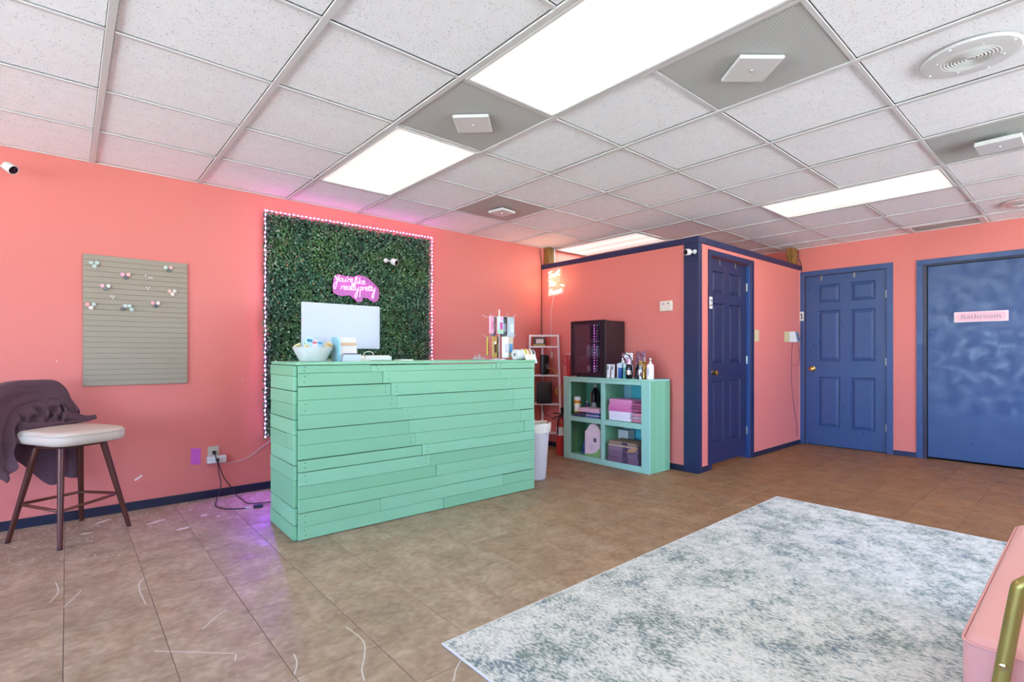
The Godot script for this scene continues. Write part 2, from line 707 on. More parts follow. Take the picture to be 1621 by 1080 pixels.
	struct("wall_behind", wb, m_wall)
	var far := new_st()
	for r in [[ZL - 0.1, -2.306, -0.1, CE + 0.3], [-2.306, -1.499, 1.978, CE + 0.3], [-1.499, -1.172, -0.1, CE + 0.3], [-1.172, -0.25, 1.962, CE + 0.3], [-0.25, ZB + 0.1, -0.1, CE + 0.3]]:
		span(far, Vector3(XR, r[2], r[0]), Vector3(XR + 0.14, r[3], r[1]), 0.0)
	struct("wall_far", far, m_wall)
	struct("wall_outer", span(new_st(), Vector3(XR + 0.15, -0.1, -2.6), Vector3(XR + 0.2, 2.2, 0.1), 0.0), M("20232c", 0.8))
	struct("wall_partition", span(new_st(), Vector3(XP, 0, ZL), Vector3(XP + 0.1, 2.075, ZC), 0.0), m_wall)
	var clo := new_st()
	for r in [[XP + 0.1, 4.462, 0.0, 2.075], [4.462, 5.272, 1.974, 2.075], [5.272, XR, 0.0, 2.075]]:
		span(clo, Vector3(r[0], r[2], ZC - 0.1), Vector3(r[1], r[3], ZC), 0.0)
	struct("wall_closet", clo, m_wall)
	# shop window wall
	var ww := new_st()
	for r in [[ZL, -3.25, 0, CE], [-3.25, 1.4, 0, 0.3], [-3.25, 1.4, 2.05, CE], [1.4, ZB, 0, CE]]:
		span(ww, Vector3(XW - 0.14, r[2] - (0.1 if r[2] == 0 else 0.0), r[0]), Vector3(XW, r[3] + (0.3 if r[3] == CE else 0.0), r[1]), 0.0)
	struct("wall_window", ww, m_wall)
	var win := structure("window_1")
	var fr := M("55585c", 0.4, 0.6)
	for z in [-3.225, -1.70, -0.17, 1.375]:
		obj("mullion", span(new_st(), Vector3(XW - 0.11, 0.3, z - 0.025), Vector3(XW - 0.04, 2.05, z + 0.025)), fr, win)
	for y in [0.325, 2.025]:
		obj("window_rail", span(new_st(), Vector3(XW - 0.11, y - 0.025, -3.2), Vector3(XW - 0.04, y + 0.025, 1.35)), fr, win)
	var glass := StandardMaterial3D.new()
	glass.transparency = BaseMaterial3D.TRANSPARENCY_ALPHA
	glass.albedo_color = Color(0.95, 0.98, 1.0, 0.06)
	glass.roughness = 0.0
	for r in [[-3.2, -1.725], [-1.675, -0.195], [-0.145, 1.35]]:
		obj("pane", span(new_st(), Vector3(XW - 0.078, 0.35, r[0]), Vector3(XW - 0.072, 2.0, r[1]), 0.0), glass, win)
	var win2 := structure("window_2")
	for x in [1.325, 3.6, 5.875]:
		obj("mullion", span(new_st(), Vector3(x - 0.025, 0.7, ZB + 0.04), Vector3(x + 0.025, 2.05, ZB + 0.11)), fr, win2)
	for y in [0.725, 2.025]:
		obj("window_rail", span(new_st(), Vector3(1.35, y - 0.025, ZB + 0.04), Vector3(5.85, y + 0.025, ZB + 0.11)), fr, win2)
	for r in [[1.35, 3.575], [3.625, 5.85]]:
		obj("pane", span(new_st(), Vector3(r[0], 0.75, ZB + 0.072), Vector3(r[1], 2.0, ZB + 0.078), 0.0), glass, win2)
	# --- trims
	struct("baseboard_left", span(new_st(), Vector3(XW, 0, ZL), Vector3(XP, 0.058, ZL + 0.014)), M("141b33", 0.45))
	struct("baseboard_partition", span(new_st(), Vector3(XP - 0.014, 0, ZL + 0.014), Vector3(XP, 0.052, -2.486)), M("141b33", 0.45))
	var bc := span(new_st(), Vector3(XP + 0.046, 0, ZC), Vector3(4.415, 0.05, ZC + 0.012))
	span(bc, Vector3(5.339, 0, ZC), Vector3(XR - 0.02, 0.048, ZC + 0.012))
	struct("baseboard_closet", bc, M("141b33", 0.45))
	var bf := span(new_st(), Vector3(XR - 0.012, 0, -1.44), Vector3(XR, 0.05, -1.243))
	span(bf, Vector3(XR - 0.012, 0, -0.18), Vector3(XR, 0.05, ZB))
	struct("baseboard_far", bf, m_navy)
	struct("trim_1", span(new_st(), Vector3(XP - 0.016, 2.06, ZL + 0.002), Vector3(XP + 0.116, 2.113, ZC + 0.016)), m_navy)
	struct("trim_2", span(new_st(), Vector3(XP + 0.117, 2.058, ZC - 0.116), Vector3(XR - 0.005, 2.113, ZC + 0.016)), m_navy)
	var post := span(new_st(), Vector3(XP - 0.015, 0, -2.486), Vector3(XP, 2.06, ZC + 0.015))
	span(post, Vector3(XP, 0, ZC), Vector3(XP + 0.046, 2.06, ZC + 0.015))
	struct("trim_3", post, m_navy)
	struct("trim_4", span(new_st(), Vector3(XR - 0.026, 0.048, ZC), Vector3(XR - 0.01, 2.058, ZC + 0.004)), M("e79a92", 0.6))
	var wood := StandardMaterial3D.new()
	wood.albedo_texture = wood_texture(Color("a5792f"), Color("6f4c1f"), 71)
	wood.roughness = 0.7
	world_map(wood, 0.3)
	var p1 := thing("wood_post", "short raw timber post over the partition in the corner by the warm neon sign", "post", Vector3(4.31, 2.114, -4.29))
	for k in 3:
		obj("stud", box(Vector3(-0.03 + k * 0.031, 0.101, 0), Vector3(0.029, 0.202, 0.07)), wood, p1)
	obj("white_edge", box(Vector3(0.07, 0.101, 0), Vector3(0.02, 0.202, 0.05)), m_white, p1)
	var p2 := thing("wood_post", "knotty raw timber post over the closet wall beside the far door", "post", Vector3(6.49, 2.114, -2.405))
	obj("stud", box(Vector3(0, 0.101, 0), Vector3(0.13, 0.202, 0.07)), wood, p2)
	var cw := obj("wall_wire", bar(smooth([Vector3(6.575, 2.3, -2.37), Vector3(6.57, 2.2, -2.36), Vector3(6.585, 2.12, -2.335), Vector3(6.585, 2.04, -2.332)]), 0.004, 6), m_black)
	tag(cw, "thin black wire hanging down beside the knotty timber post", "wire")
	var cw2 := obj("wall_wire", bar(smooth([Vector3(4.19, 2.30, -4.318), Vector3(4.20, 2.2, -4.316), Vector3(4.212, 2.05, -4.316), Vector3(4.214, 1.3, -4.318), Vector3(4.216, 0.4, -4.316)]), 0.004, 6), m_black)
	tag(cw2, "thin black wire running down the corner behind the white corner shelf", "wire")

func fleck(st: SurfaceTool, c: Vector3, r: float) -> void:
	var a := rng.randf() * TAU
	var st2 := rng.randf_range(0.4, 1.0)
	var q := []
	for k in 5:
		var an := TAU * k / 5
		var v := Vector2(cos(an) * r, sin(an) * r * st2).rotated(a)
		q.append(c + Vector3(v.x, 0, v.y))
	for k in range(1, 4):
		tri(st, q[0], q[k], q[k + 1], Vector3.UP)

func ceiling_things() -> void:
	var ce := structure("ceiling")
	obj("roof_slab", span(new_st(), Vector3(XW - 0.15, CE + 0.16, ZL - 0.14), Vector3(XR + 0.15, CE + 0.3, ZB + 0.14), 0.0), M("6a6a6a", 0.9), ce)
	var fixtures := {}
	for f in [[9, 4], [9, 1], [14, 4], [14, 0], [9, 7], [14, 7]]:
		fixtures[[f[0], f[1]]] = "light"
		fixtures[[f[0], f[1] + 1]] = "light"
	for v in [[10, 5], [9, 3], [11, 1], [13, 6]]:
		fixtures[v] = "vent"
	fixtures[[17, 5]] = "louver"
	var meshes := {}
	for i in LX.size() - 1:
		for j in LZ.size() - 1:
			if fixtures.has([i, j]):
				continue
			var a := Vector3(LX[i] + 0.0132, CE + 0.007, LZ[j] + 0.0098)
			var b := Vector3(LX[i + 1] - 0.0132, CE + 0.022, LZ[j + 1] - 0.0098)
			var o := obj("ceiling_tile", span(new_st(), a, b, 0.004), m_tile, ce)
			o.position.y = rng.randf_range(-0.001, 0.001)
	for i in range(0, LX.size()):
		var w := 0.0135
		obj("grid_runner", span(new_st(), Vector3(LX[i] - w, CE - 0.003, ZL), Vector3(LX[i] + w, CE + 0.005, ZB), 0.001), m_grid, ce)
	for j in range(0, LZ.size()):
		for i in LX.size() - 1:
			if fixtures.has([i, j]) and fixtures.has([i, j - 1]) and fixtures[[i, j]] == "light" and fixtures[[i, j - 1]] == "light":
				continue
			obj("grid_tee", span(new_st(), Vector3(LX[i] + 0.0135, CE - 0.001, LZ[j] - 0.0095), Vector3(LX[i + 1] - 0.0135, CE + 0.006, LZ[j] + 0.0095), 0.001), m_grid, ce)
	# light fixtures
	var em := Image.create(32, 64, false, Image.FORMAT_RGB8)
	for x in 32:
		for y in 64:
			var u := (x + 0.5) / 32.0
			var t := exp(-pow((u - 0.3) / 0.13, 2)) + exp(-pow((u - 0.7) / 0.13, 2))
			var v := 0.80 + 0.20 * minf(t, 1.0)
			em.set_pixel(x, y, Color(v, v, v * 0.965))
	var lens := StandardMaterial3D.new()
	lens.albedo_color = Color("f4f4ee")
	lens.roughness = 0.4
	lens.emission_enabled = true
	lens.emission = Color.WHITE
	lens.emission_operator = BaseMaterial3D.EMISSION_OP_MULTIPLY
	lens.emission_texture = ImageTexture.create_from_image(em)
	lens.emission_energy_multiplier = 0.98
	var names := {[9, 4]: "large fluorescent ceiling light nearest the camera, at the top of the picture", [9, 1]: "stained fluorescent ceiling light in front of the green hedge wall", [14, 4]: "fluorescent ceiling light before the two blue doors at right", [14, 0]: "fluorescent ceiling light over the walled-off corner room", [9, 7]: "fluorescent ceiling light behind the camera near the shop window", [14, 7]: "fluorescent ceiling light behind the camera near the bathroom"}
	for key in names:
		var x0: float = LX[key[0]] + 0.015
		var x1: float = LX[key[0] + 1] - 0.015
		var z0: float = LZ[key[1]] + 0.013
		var z1: float = LZ[key[1] + 2] - 0.013
		var c := Vector3((x0 + x1) / 2, CE, (z0 + z1) / 2)
		var t := thing("ceiling_light", names[key], "light", c, 0.0, "fluorescent panels in the ceiling")
		var hx := (x1 - x0) / 2
		var hz := (z1 - z0) / 2
		var fst := new_st()
		var fw := 0.018
		for s in [-1, 1]:
			bx(fst, Vector3(s * (hx - fw / 2), 0.006, 0), Vector3(fw, 0.02, hz * 2), 0.003)
			bx(fst, Vector3(0, 0.006, s * (hz - fw / 2)), Vector3((hx - fw) * 2, 0.02, fw), 0.003)
		obj("frame", fst, m_white, t)
		obj("housing", box(Vector3(0, 0.085, 0), Vector3(hx * 2, 0.1, hz * 2)), m_white, t)
		var ls := new_st()
		var q := [Vector3(-hx + fw, 0.004, -hz + fw), Vector3(hx - fw, 0.004, -hz + fw), Vector3(hx - fw, 0.004, hz - fw), Vector3(-hx + fw, 0.004, hz - fw)]
		var uv := [Vector2(0, 0), Vector2(1, 0), Vector2(1, 1), Vector2(0, 1)]
		for lay in [0.0, 0.006]:
			for k in ([0, 1, 2, 0, 2, 3] if lay > 0.0 else [0, 2, 1, 0, 3, 2]):
				ls.set_uv(uv[k])
				ls.add_vertex(q[k] + Vector3(0, lay, 0))
		obj("lens", ls, lens, t)
	# perforated diffusers
	var dots := Image.create(64, 64, false, Image.FORMAT_RGB8)
	dots.fill(Color(0.90, 0.90, 0.89))
	for x in 64:
		for y in 64:
			if Vector2(x % 16 - 7.5, y % 16 - 7.5).length() < 4.3:
				dots.set_pixel(x, y, Color(0.62, 0.62, 0.61))
	var dt := ImageTexture.create_from_image(dots)
	var dust := grey_texture(256, 91, 0.012, 195, 255, 4)
	var vd := {[10, 5]: ["dusty perforated air vent with skewed plate right of the nearest ceiling light", 0.86, 0.012, 0.19, "f6f6f4"], [9, 3]: ["dusty perforated air vent between the two left ceiling lights", 0.80, 0.012, 0.19, "f6f4f2"], [11, 1]: ["sooty perforated air vent near the left wall past the hedge", 0.15, 0.02, 0.17, "f4eae8"], [13, 6]: ["perforated air vent with a hanging white plate at the right edge", 0.0, 0.035, 0.2, "f2f4f2"]}
	for key in vd:
		var x0: float = LX[key[0]] + 0.012
		var x1: float = LX[key[0] + 1] - 0.012
		var z0: float = LZ[key[1]] + 0.012
		var z1: float = LZ[key[1] + 1] - 0.012
		var t := thing("air_vent", vd[key][0], "vent", Vector3((x0 + x1) / 2, CE, (z0 + z1) / 2))
		var pm := StandardMaterial3D.new()
		pm.albedo_texture = dt
		pm.albedo_color = Color(vd[key][4])
		pm.roughness = 0.6
		pm.uv1_triplanar = true
		pm.uv1_scale = Vector3.ONE * 45.0
		pm.detail_enabled = true
		pm.detail_albedo = dust
		pm.detail_blend_mode = BaseMaterial3D.BLEND_MODE_MUL
		obj("perforated_panel", box(Vector3(0, 0.006, 0), Vector3(x1 - x0, 0.008, z1 - z0), 0.002), pm, t)
		obj("duct_box", box(Vector3(0, 0.07, 0), Vector3(x1 - x0 - 0.02, 0.1, z1 - z0 - 0.02), 0.002), M("55544f", 0.8), t)
		var bs := Basis(Vector3.UP, vd[key][1])
		var w: float = vd[key][3]
		obj("center_plate", box(Vector3(0, -vd[key][2], 0), Vector3(w, 0.012 + vd[key][2] * 0.4, w), 0.004, bs), m_white, t)
		obj("screw", turned([Vector2(0, -0.004), Vector2(0.006, -0.002), Vector2(0.007, 0.002)], 10, Transform3D(Basis(), Vector3(0, -vd[key][2] * 1.2 - 0.008, 0))), M("bdbdbd", 0.3, 0.8), t)
	# return louver
	var lv := thing("return_grille", "white louvered return grille in the ceiling above the bathroom door", "vent", Vector3(6.427, CE, -0.995))
	var fs := new_st()
	for s in [-1, 1]:
		bx(fs, Vector3(0, 0.0, s * 0.275), Vector3(0.33, 0.014, 0.05), 0.003)
		bx(fs, Vector3(s * 0.15, 0.0, 0), Vector3(0.03, 0.014, 0.5), 0.003)
	obj("frame", fs, M("e6d6d4", 0.5), lv)
	for k in 5:
		var sl := obj("slat", box(Vector3(-0.112 + k * 0.054, 0.011, 0), Vector3(0.003, 0.03, 0.5), 0.001, Basis(Vector3.BACK, -0.15)), M("7a625a", 0.6), lv)
		obj("slat_lip", box(Vector3(-0.112 + k * 0.054, -0.0045, 0), Vector3(0.010, 0.003, 0.5), 0.001), M("dccac6", 0.5), sl)
	obj("duct_box", box(Vector3(0, 0.075, 0), Vector3(0.3, 0.09, 0.56), 0.0), M("2a1d1a", 0.9), lv)
	# speakers
	for k in 2:
		var t := thing("ceiling_speaker", ["round white ceiling speaker at upper right with ringed grille", "round ceiling speaker at the right edge beside the return grille"][k], "speaker", [Vector3(2.87, CE - 0.0045, -0.362), Vector3(5.97, CE - 0.0045, -0.40)][k], 0.0, "ceiling speakers")
		obj("rim", turned([Vector2(0.07, -0.004), Vector2(0.13, -0.006), Vector2(0.158, -0.003), Vector2(0.165, 0.006)], 40), m_white if k == 0 else M("e2c9c4", 0.5), t)
		var gr := new_st()
		lathe(gr, [Vector2(0.0, -0.003), Vector2(0.1, -0.003)], 32)
		obj("grille_back", gr, M("c2c2be", 0.6), t)
		for r in 8:
			obj("grille_ring", turned([Vector2(0.012 + r * 0.0115, -0.004), Vector2(0.0155 + r * 0.0115, -0.0062), Vector2(0.019 + r * 0.0115, -0.004)], 32), M("d8d8d4", 0.5), t)
		for s in 8:
			var an := TAU * s / 8 + 0.3
			var rr := 0.147 if s % 2 == 0 else 0.112
			obj("screw", turned([Vector2(0, -0.0095), Vector2(0.005, -0.0075), Vector2(0.005, -0.003)], 8, Transform3D(Basis(), Vector3(cos(an) * rr, 0, sin(an) * rr))), M("f2f2f2", 0.3), t)

# a panel of nested rectangles: list of [inset, depth] from its outer edge inwards
func nested(st: SurfaceTool, x0: float, x1: float, y0: float, y1: float, z: float, rings: Array) -> void:
	st.set_smooth_group(-1)
	var n := rings.size()
	for k in n - 1:
		var a: Array = rings[k]
		var b: Array = rings[k + 1]
		var A := [Vector3(x0 + a[0], y0 + a[0], z + a[1]), Vector3(x1 - a[0], y0 + a[0], z + a[1]), Vector3(x1 - a[0], y1 - a[0], z + a[1]), Vector3(x0 + a[0], y1 - a[0], z + a[1])]
		var B := [Vector3(x0 + b[0], y0 + b[0], z + b[1]), Vector3(x1 - b[0], y0 + b[0], z + b[1]), Vector3(x1 - b[0], y1 - b[0], z + b[1]), Vector3(x0 + b[0], y1 - b[0], z + b[1])]
		for i in 4:
			var j := (i + 1) % 4
			var nn: Vector3 = (A[j] - A[i]).cross(B[i] - A[i])
			if nn.z < 0:
				nn = -nn
			quad(st, A[i], A[j], B[j], B[i], nn + Vector3(0, 0, 0.0001))
	var c: Array = rings[n - 1]
	quad(st, Vector3(x0 + c[0], y0 + c[0], z + c[1]), Vector3(x1 - c[0], y0 + c[0], z + c[1]), Vector3(x1 - c[0], y1 - c[0], z + c[1]), Vector3(x0 + c[0], y1 - c[0], z + c[1]), Vector3.BACK)

# a six panel leaf whose front is at z = zf, in the frame of its doorway
func panel_leaf(t: Node3D, x0: float, x1: float, y0: float, y1: float, zf: float, cols: Array, rows: Array, m: Material) -> void:
	var st := new_st()
	var xs := [x0, cols[0][0], cols[0][1], cols[1][0], cols[1][1], x1]
	var ys := [y0, rows[0][0], rows[0][1], rows[1][0], rows[1][1], rows[2][0], rows[2][1], y1]
	for i in 5:
		for j in 7:
			if (i == 1 or i == 3) and j % 2 == 1:
				continue
			quad(st, Vector3(xs[i], ys[j], zf), Vector3(xs[i + 1], ys[j], zf), Vector3(xs[i + 1], ys[j + 1], zf), Vector3(xs[i], ys[j + 1], zf), Vector3.BACK)
	span(st, Vector3(x0, y0, zf - 0.04), Vector3(x1, y1, zf - 0.0145), 0.0)
	for k in 4:
		var a: Vector2 = [Vector2(x0, y0), Vector2(x1, y0), Vector2(x1, y1), Vector2(x0, y1)][k]
		var b: Vector2 = [Vector2(x1, y0), Vector2(x1, y1), Vector2(x0, y1), Vector2(x0, y0)][k]
		quad(st, Vector3(a.x, a.y, zf), Vector3(b.x, b.y, zf), Vector3(b.x, b.y, zf - 0.015), Vector3(a.x, a.y, zf - 0.015), Vector3(a.x + b.x - x0 - x1, a.y + b.y - y0 - y1, 0))
	obj("door_leaf", st, m, t)
	for c in cols:
		for r in rows:
			var ps := new_st()
			nested(ps, c[0], c[1], r[0], r[1], zf, [[0.0, 0.0], [0.002, -0.006], [0.008, -0.014], [0.014, -0.014], [0.016, -0.011], [0.040, -0.003]])
			obj("door_panel", ps, m, t)

func knob(t: Node3D, at: Vector3) -> void:
	var xf := Transform3D(Basis(Vector3.RIGHT, PI / 2), at)
	var k := obj("door_knob", turned([Vector2(0, 0), Vector2(0.031, 0.0), Vector2(0.032, 0.005), Vector2(0.016, 0.012), Vector2(0.011, 0.018), Vector2(0.011, 0.034), Vector2(0.022, 0.04), Vector2(0.027, 0.05), Vector2(0.025, 0.06), Vector2(0.012, 0.064), Vector2(0, 0.063)], 24, xf), m_brass, t)
	obj("key_cylinder", turned([Vector2(0.008, 0.062), Vector2(0.007, 0.067), Vector2(0, 0.067)], 12, xf), M("8d7038", 0.3, 0.9), k)

func hinge(t: Node3D, at: Vector3) -> void:
	var st := turned([Vector2(0, -0.04), Vector2(0.005, -0.039), Vector2(0.005, 0.039), Vector2(0, 0.04)], 10, Transform3D(Basis(), at))
	bx(st, at + Vector3(-0.006, 0, -0.004), Vector3(0.008, 0.078, 0.003), 0.001)
	obj("hinge", st, M("a9a7a2", 0.35, 0.8), t)

func door_hook(label: String, at: Vector3, turn: float) -> void:
	var t := thing("over_door_hook", label, "hook", at, turn, "hooks over the door tops")
	obj("strap", box(Vector3(0, -0.028, 0.002), Vector3(0.02, 0.056, 0.003), 0.001), M("8f8a86", 0.35, 0.8), t)
	obj("lip", box(Vector3(0, -0.055, 0.007), Vector3(0.02, 0.004, 0.012), 0.001), M("8f8a86", 0.35, 0.8), t)

func doors() -> void:
	# panel door in the far wall; frame of the doorway: x runs along the wall, z out of it
	var d1 := structure("door_1", Vector3(XR, 0, 0), -PI / 2)
	panel_leaf(d1, -2.298, -1.506, 0.008, 1.972, -0.012, [[-2.167, -1.941], [-1.836, -1.605]], [[0.22, 0.798], [0.985, 1.565], [1.66, 1.865]], m_navy_slab)
	var c1 := span(new_st(), Vector3(-2.35, 0, 0), Vector3(-2.306, 1.978, 0.014))
	span(c1, Vector3(-1.499, 0, 0), Vector3(-1.442, 1.978, 0.014))
	span(c1, Vector3(-2.35, 1.978, 0), Vector3(-1.442, 2.035, 0.015))
	obj("door_casing", c1, m_navy_slab, d1)
	var r1 := span(new_st(), Vector3(-2.3055, 0, -0.1), Vector3(-2.3, 1.9775, -0.002), 0.0)
	span(r1, Vector3(-1.505, 0, -0.1), Vector3(-1.4995, 1.9775, -0.002), 0.0)
	span(r1, Vector3(-2.3, 1.974, -0.1), Vector3(-1.505, 1.9775, -0.002), 0.0)
	obj("door_reveal", r1, M("111830", 0.5), d1)
	knob(d1, Vector3(-2.221, 0.891, -0.012))
	for y in [0.273, 0.981, 1.709]:
		hinge(d1, Vector3(-1.503, y, -0.004))
	door_hook("left over-door hook on the panel door numbered 1", Vector3(XR + 0.010, 1.972, -2.13), -PI / 2)
	door_hook("right over-door hook on the panel door numbered 1", Vector3(XR + 0.010, 1.972, -1.80), -PI / 2)
	# narrow panel door in the closet wall
	var d2 := structure("door_2", Vector3(0, 0, ZC), 0.0)
	panel_leaf(d2, 4.467, 5.262, 0.035, 1.968, -0.034, [[4.567, 4.79], [4.90, 5.135]], [[0.213, 0.812], [0.978, 1.546], [1.64, 1.85]], M("1a2349", 0.5))
	var c2 := span(new_st(), Vector3(4.415, 0, 0), Vector3(4.464, 1.97, 0.013))
	span(c2, Vector3(5.27, 0, 0), Vector3(5.339, 1.97, 0.013))
	span(c2, Vector3(4.415, 1.97, 0), Vector3(5.339, 2.022, 0.014))
	obj("door_casing", c2, m_navy, d2)
	var jm := span(new_st(), Vector3(5.264, 0, -0.1), Vector3(5.2715, 1.972, 0))
	span(jm, Vector3(4.4625, 0, -0.1), Vector3(4.4665, 1.972, 0))
	obj("door_jamb", jm, M("2a4a86", 0.4), d2)
	knob(d2, Vector3(4.537, 0.889, -0.034))
	for y in [0.281, 1.004, 1.746]:
		hinge(d2, Vector3(5.261, y, -0.026))
	door_hook("left over-door hook on the narrow closet door", Vector3(4.70, 1.968, ZC - 0.034), 0.0)
	door_hook("right over-door hook on the narrow closet door", Vector3(5.02, 1.968, ZC - 0.034), 0.0)
	# flat bathroom door
	var d3 := structure("door_3", Vector3(XR, 0, 0), -PI / 2)
	obj("door_leaf", span(new_st(), Vector3(-1.158, 0.02, -0.065), Vector3(-0.258, 1.952, -0.022)), m_navy_slab, d3)
	var c3 := span(new_st(), Vector3(-1.245, 0, 0), Vector3(-1.193, 1.975, 0.014))
	span(c3, Vector3(-0.23, 0, 0), Vector3(-0.18, 1.975, 0.014))
	span(c3, Vector3(-1.245, 1.975, 0), Vector3(-0.18, 2.025, 0.014))
	obj("door_casing", c3, m_navy_slab, d3)
	var j3 := span(new_st(), Vector3(-1.193, 0, 0), Vector3(-1.1725, 1.961, 0.006))
	span(j3, Vector3(-1.193, 1.961, 0), Vector3(-0.23, 1.975, 0.006))
	obj("door_jamb", j3, M("151d38", 0.4), d3)
	var r3 := span(new_st(), Vector3(-1.1715, 0, -0.1), Vector3(-1.161, 1.9615, -0.002), 0.0)
	span(r3, Vector3(-1.161, 1.954, -0.1), Vector3(-0.2505, 1.9615, -0.002), 0.0)
	obj("door_reveal", r3, M("111830", 0.5), d3)
	obj("door_gap", span(new_st(), Vector3(-1.17, 0.0, -0.1), Vector3(-0.25, 0.018, -0.07), 0.0), M("0c0c0f", 0.8), d3)
	knob(d3, Vector3(-0.33, 0.9, -0.022))
	# bathroom sign
	var sg := thing("bathroom_sign", "pink painted wooden plaque reading Bathroom on the flat blue door", "sign", Vector3(XR + 0.021, 1.425, -0.757), -PI / 2)
	var pl := PackedVector2Array()
	for c in [[1, 1], [-1, 1], [-1, -1], [1, -1]]:
		for k in 5:
			var an: float = [0.0, PI / 2, PI, PI * 1.5][[[1, 1], [-1, 1], [-1, -1], [1, -1]].find(c)] + PI / 2 * k / 4
			pl.append(Vector2(c[0] * (0.19 - 0.004) + cos(an) * 0.008, c[1] * (0.05 - 0.004) + sin(an) * 0.004))
	obj("board", prism(new_st(), pl, 0.012, Transform3D(Basis(), Vector3(0, 0, 0.013))), M("e6c8cc", 0.6), sg)
	var pk := PackedVector2Array()
	for k in 24:
		var an := TAU * k / 24
		pk.append(Vector2(signf(cos(an)) * pow(absf(cos(an)), 0.35) * 0.178, signf(sin(an)) * pow(absf(sin(an)), 0.5) * 0.042))
	obj("pink_face", prism(new_st(), pk, 0.002, Transform3D(Basis(), Vector3(0, 0, 0.0142))), M("e9b4bd", 0.6), sg)
	text("Bathroom", 0.058, M("b391a0", 0.6), sg, Vector3(0, 0, 0.0147), 0.0, "Droid Serif", 700, 0.001)
	# number plates
	for k in 2:
		var np := thing("number_plate", ["white plate with black number 1 on the far door frame", "white plate with black number 2 on the closet door frame"][k], "sign", [Vector3(XR - 0.0145, 1.512, -2.331), Vector3(4.442, 1.533, ZC + 0.0135)][k], [-PI / 2, 0.0][k])
		obj("plate", box(Vector3(0, 0, 0.002), Vector3([0.044, 0.052][k], 0.108, 0.004), 0.0015), M("e8e6e4", 0.4), np)
		for y in [-0.043, 0.043]:
			obj("rule_line", box(Vector3(0, y, 0.0042), Vector3(0.034, 0.003, 0.0012), 0.0), M("26262a", 0.5), np)
		text(["1", "2"][k], 0.085, M("121214", 0.5), np, Vector3(0, 0, 0.0048), 0.0, "Droid Serif", 700, 0.001)

func counter() -> void:
	var t := thing("reception_counter", "mint green reception counter clad in staggered pallet planks", "counter", Vector3(0.987, 0, -2.979), -0.02)
	var W := 1.803
	var D := 0.487
	obj("carcass", span(new_st(), Vector3(0.02, 0.004, -D), Vector3(W - 0.02, 0.985, -0.02), 0.0), M("2f5a4c", 0.8), t)
	obj("counter_top", span(new_st(), Vector3(-0.012, 1.0, -D - 0.015), Vector3(W + 0.012, 1.018, 0.006), 0.004), m_mint[1], t)
	# rows of the front, bottom to top, with the places of the butt joints
	var ys := [0.004, 0.079, 0.161, 0.237, 0.312, 0.392, 0.462, 0.545, 0.635, 0.717, 0.80, 0.88, 0.955, 1.0]
	var joints := [[0.965], [0.5, 1.485], [0.96], [0.905], [0.86], [0.795], [0.745, 1.70], [0.70, 1.66], [0.655, 1.612], [0.61, 1.595], [0.57, 1.53], [0.515, 1.46], [0.437, 1.42]]
	var nails := new_st()
	var n := 0
	for r in 13:
		var xs := [0.0]
		xs.append_array(joints[r])
		xs.append(W)
		for k in xs.size() - 1:
			n += 1
			var gap: float = [0.0007, 0.004, 0.0008, 0.0006, 0.0055, 0.001, 0.0025][n * 5 % 7]
			var out: float = [0.0, 0.005, 0.0015, 0.008, -0.002, 0.003, 0.001][n * 4 % 7]
			var a := Vector3(xs[k] + 0.0008, ys[r] + 0.0005, -0.018)
			var b := Vector3(xs[k + 1] - 0.0008, ys[r + 1] - gap, out)
			obj("plank", box((a + b) * 0.5, b - a, 0.0011, Basis(Vector3.BACK, rng.randf_range(-0.0012, 0.0012))), m_mint[n % 3], t)
			for x in [xs[k] + 0.04, xs[k + 1] - 0.035]:
				if rng.randf() < 0.45:
					for y in [0.3, 0.72]:
						var p := Vector3(x + rng.randf_range(-0.006, 0.006), lerpf(ys[r], ys[r + 1], y), out + 0.0004)
						lathe(nails, [Vector2(0.0036, -0.001), Vector2(0.003, 0.0004), Vector2(0, 0.0002)], 6, Transform3D(Basis(Vector3.RIGHT, PI / 2), p))
	var no := obj("nail_hole_scatter", nails, M("24483e", 0.7), t)
	no.set_meta("kind", "stuff")
	# the left and right ends
	var es := [0.004, 0.09, 0.19, 0.345, 0.43, 0.517, 0.604, 0.69, 0.775, 0.854, 0.938, 1.0]
	for side in 2:
		for r in es.size() - 1:
			var zs := [-D, 0.0]
			if r == 5:
				zs = [-D, -0.14, 0.0]
			elif r == 1:
				zs = [-D, -0.27, 0.0]
			for k in zs.size() - 1:
				n += 1
				var out: float = [0.0, 0.002, 0.001, 0.003][n % 4]
				var gap: float = [0.001, 0.003, 0.0015, 0.004][n * 3 % 4]
				var x0 := -0.018 if side == 0 else W
				var a := Vector3(x0 - (out if side == 0 else 0.0), es[r] + 0.0005, zs[k] + 0.0008)
				var b := Vector3(x0 + 0.018 + (out if side == 1 else 0.0), es[r + 1] - gap, zs[k + 1] - 0.0008 - (0.0 if k < zs.size() - 2 else 0.0172))
				obj("end_plank", span(new_st(), a, b, 0.0018), m_mint[n % 3], t)

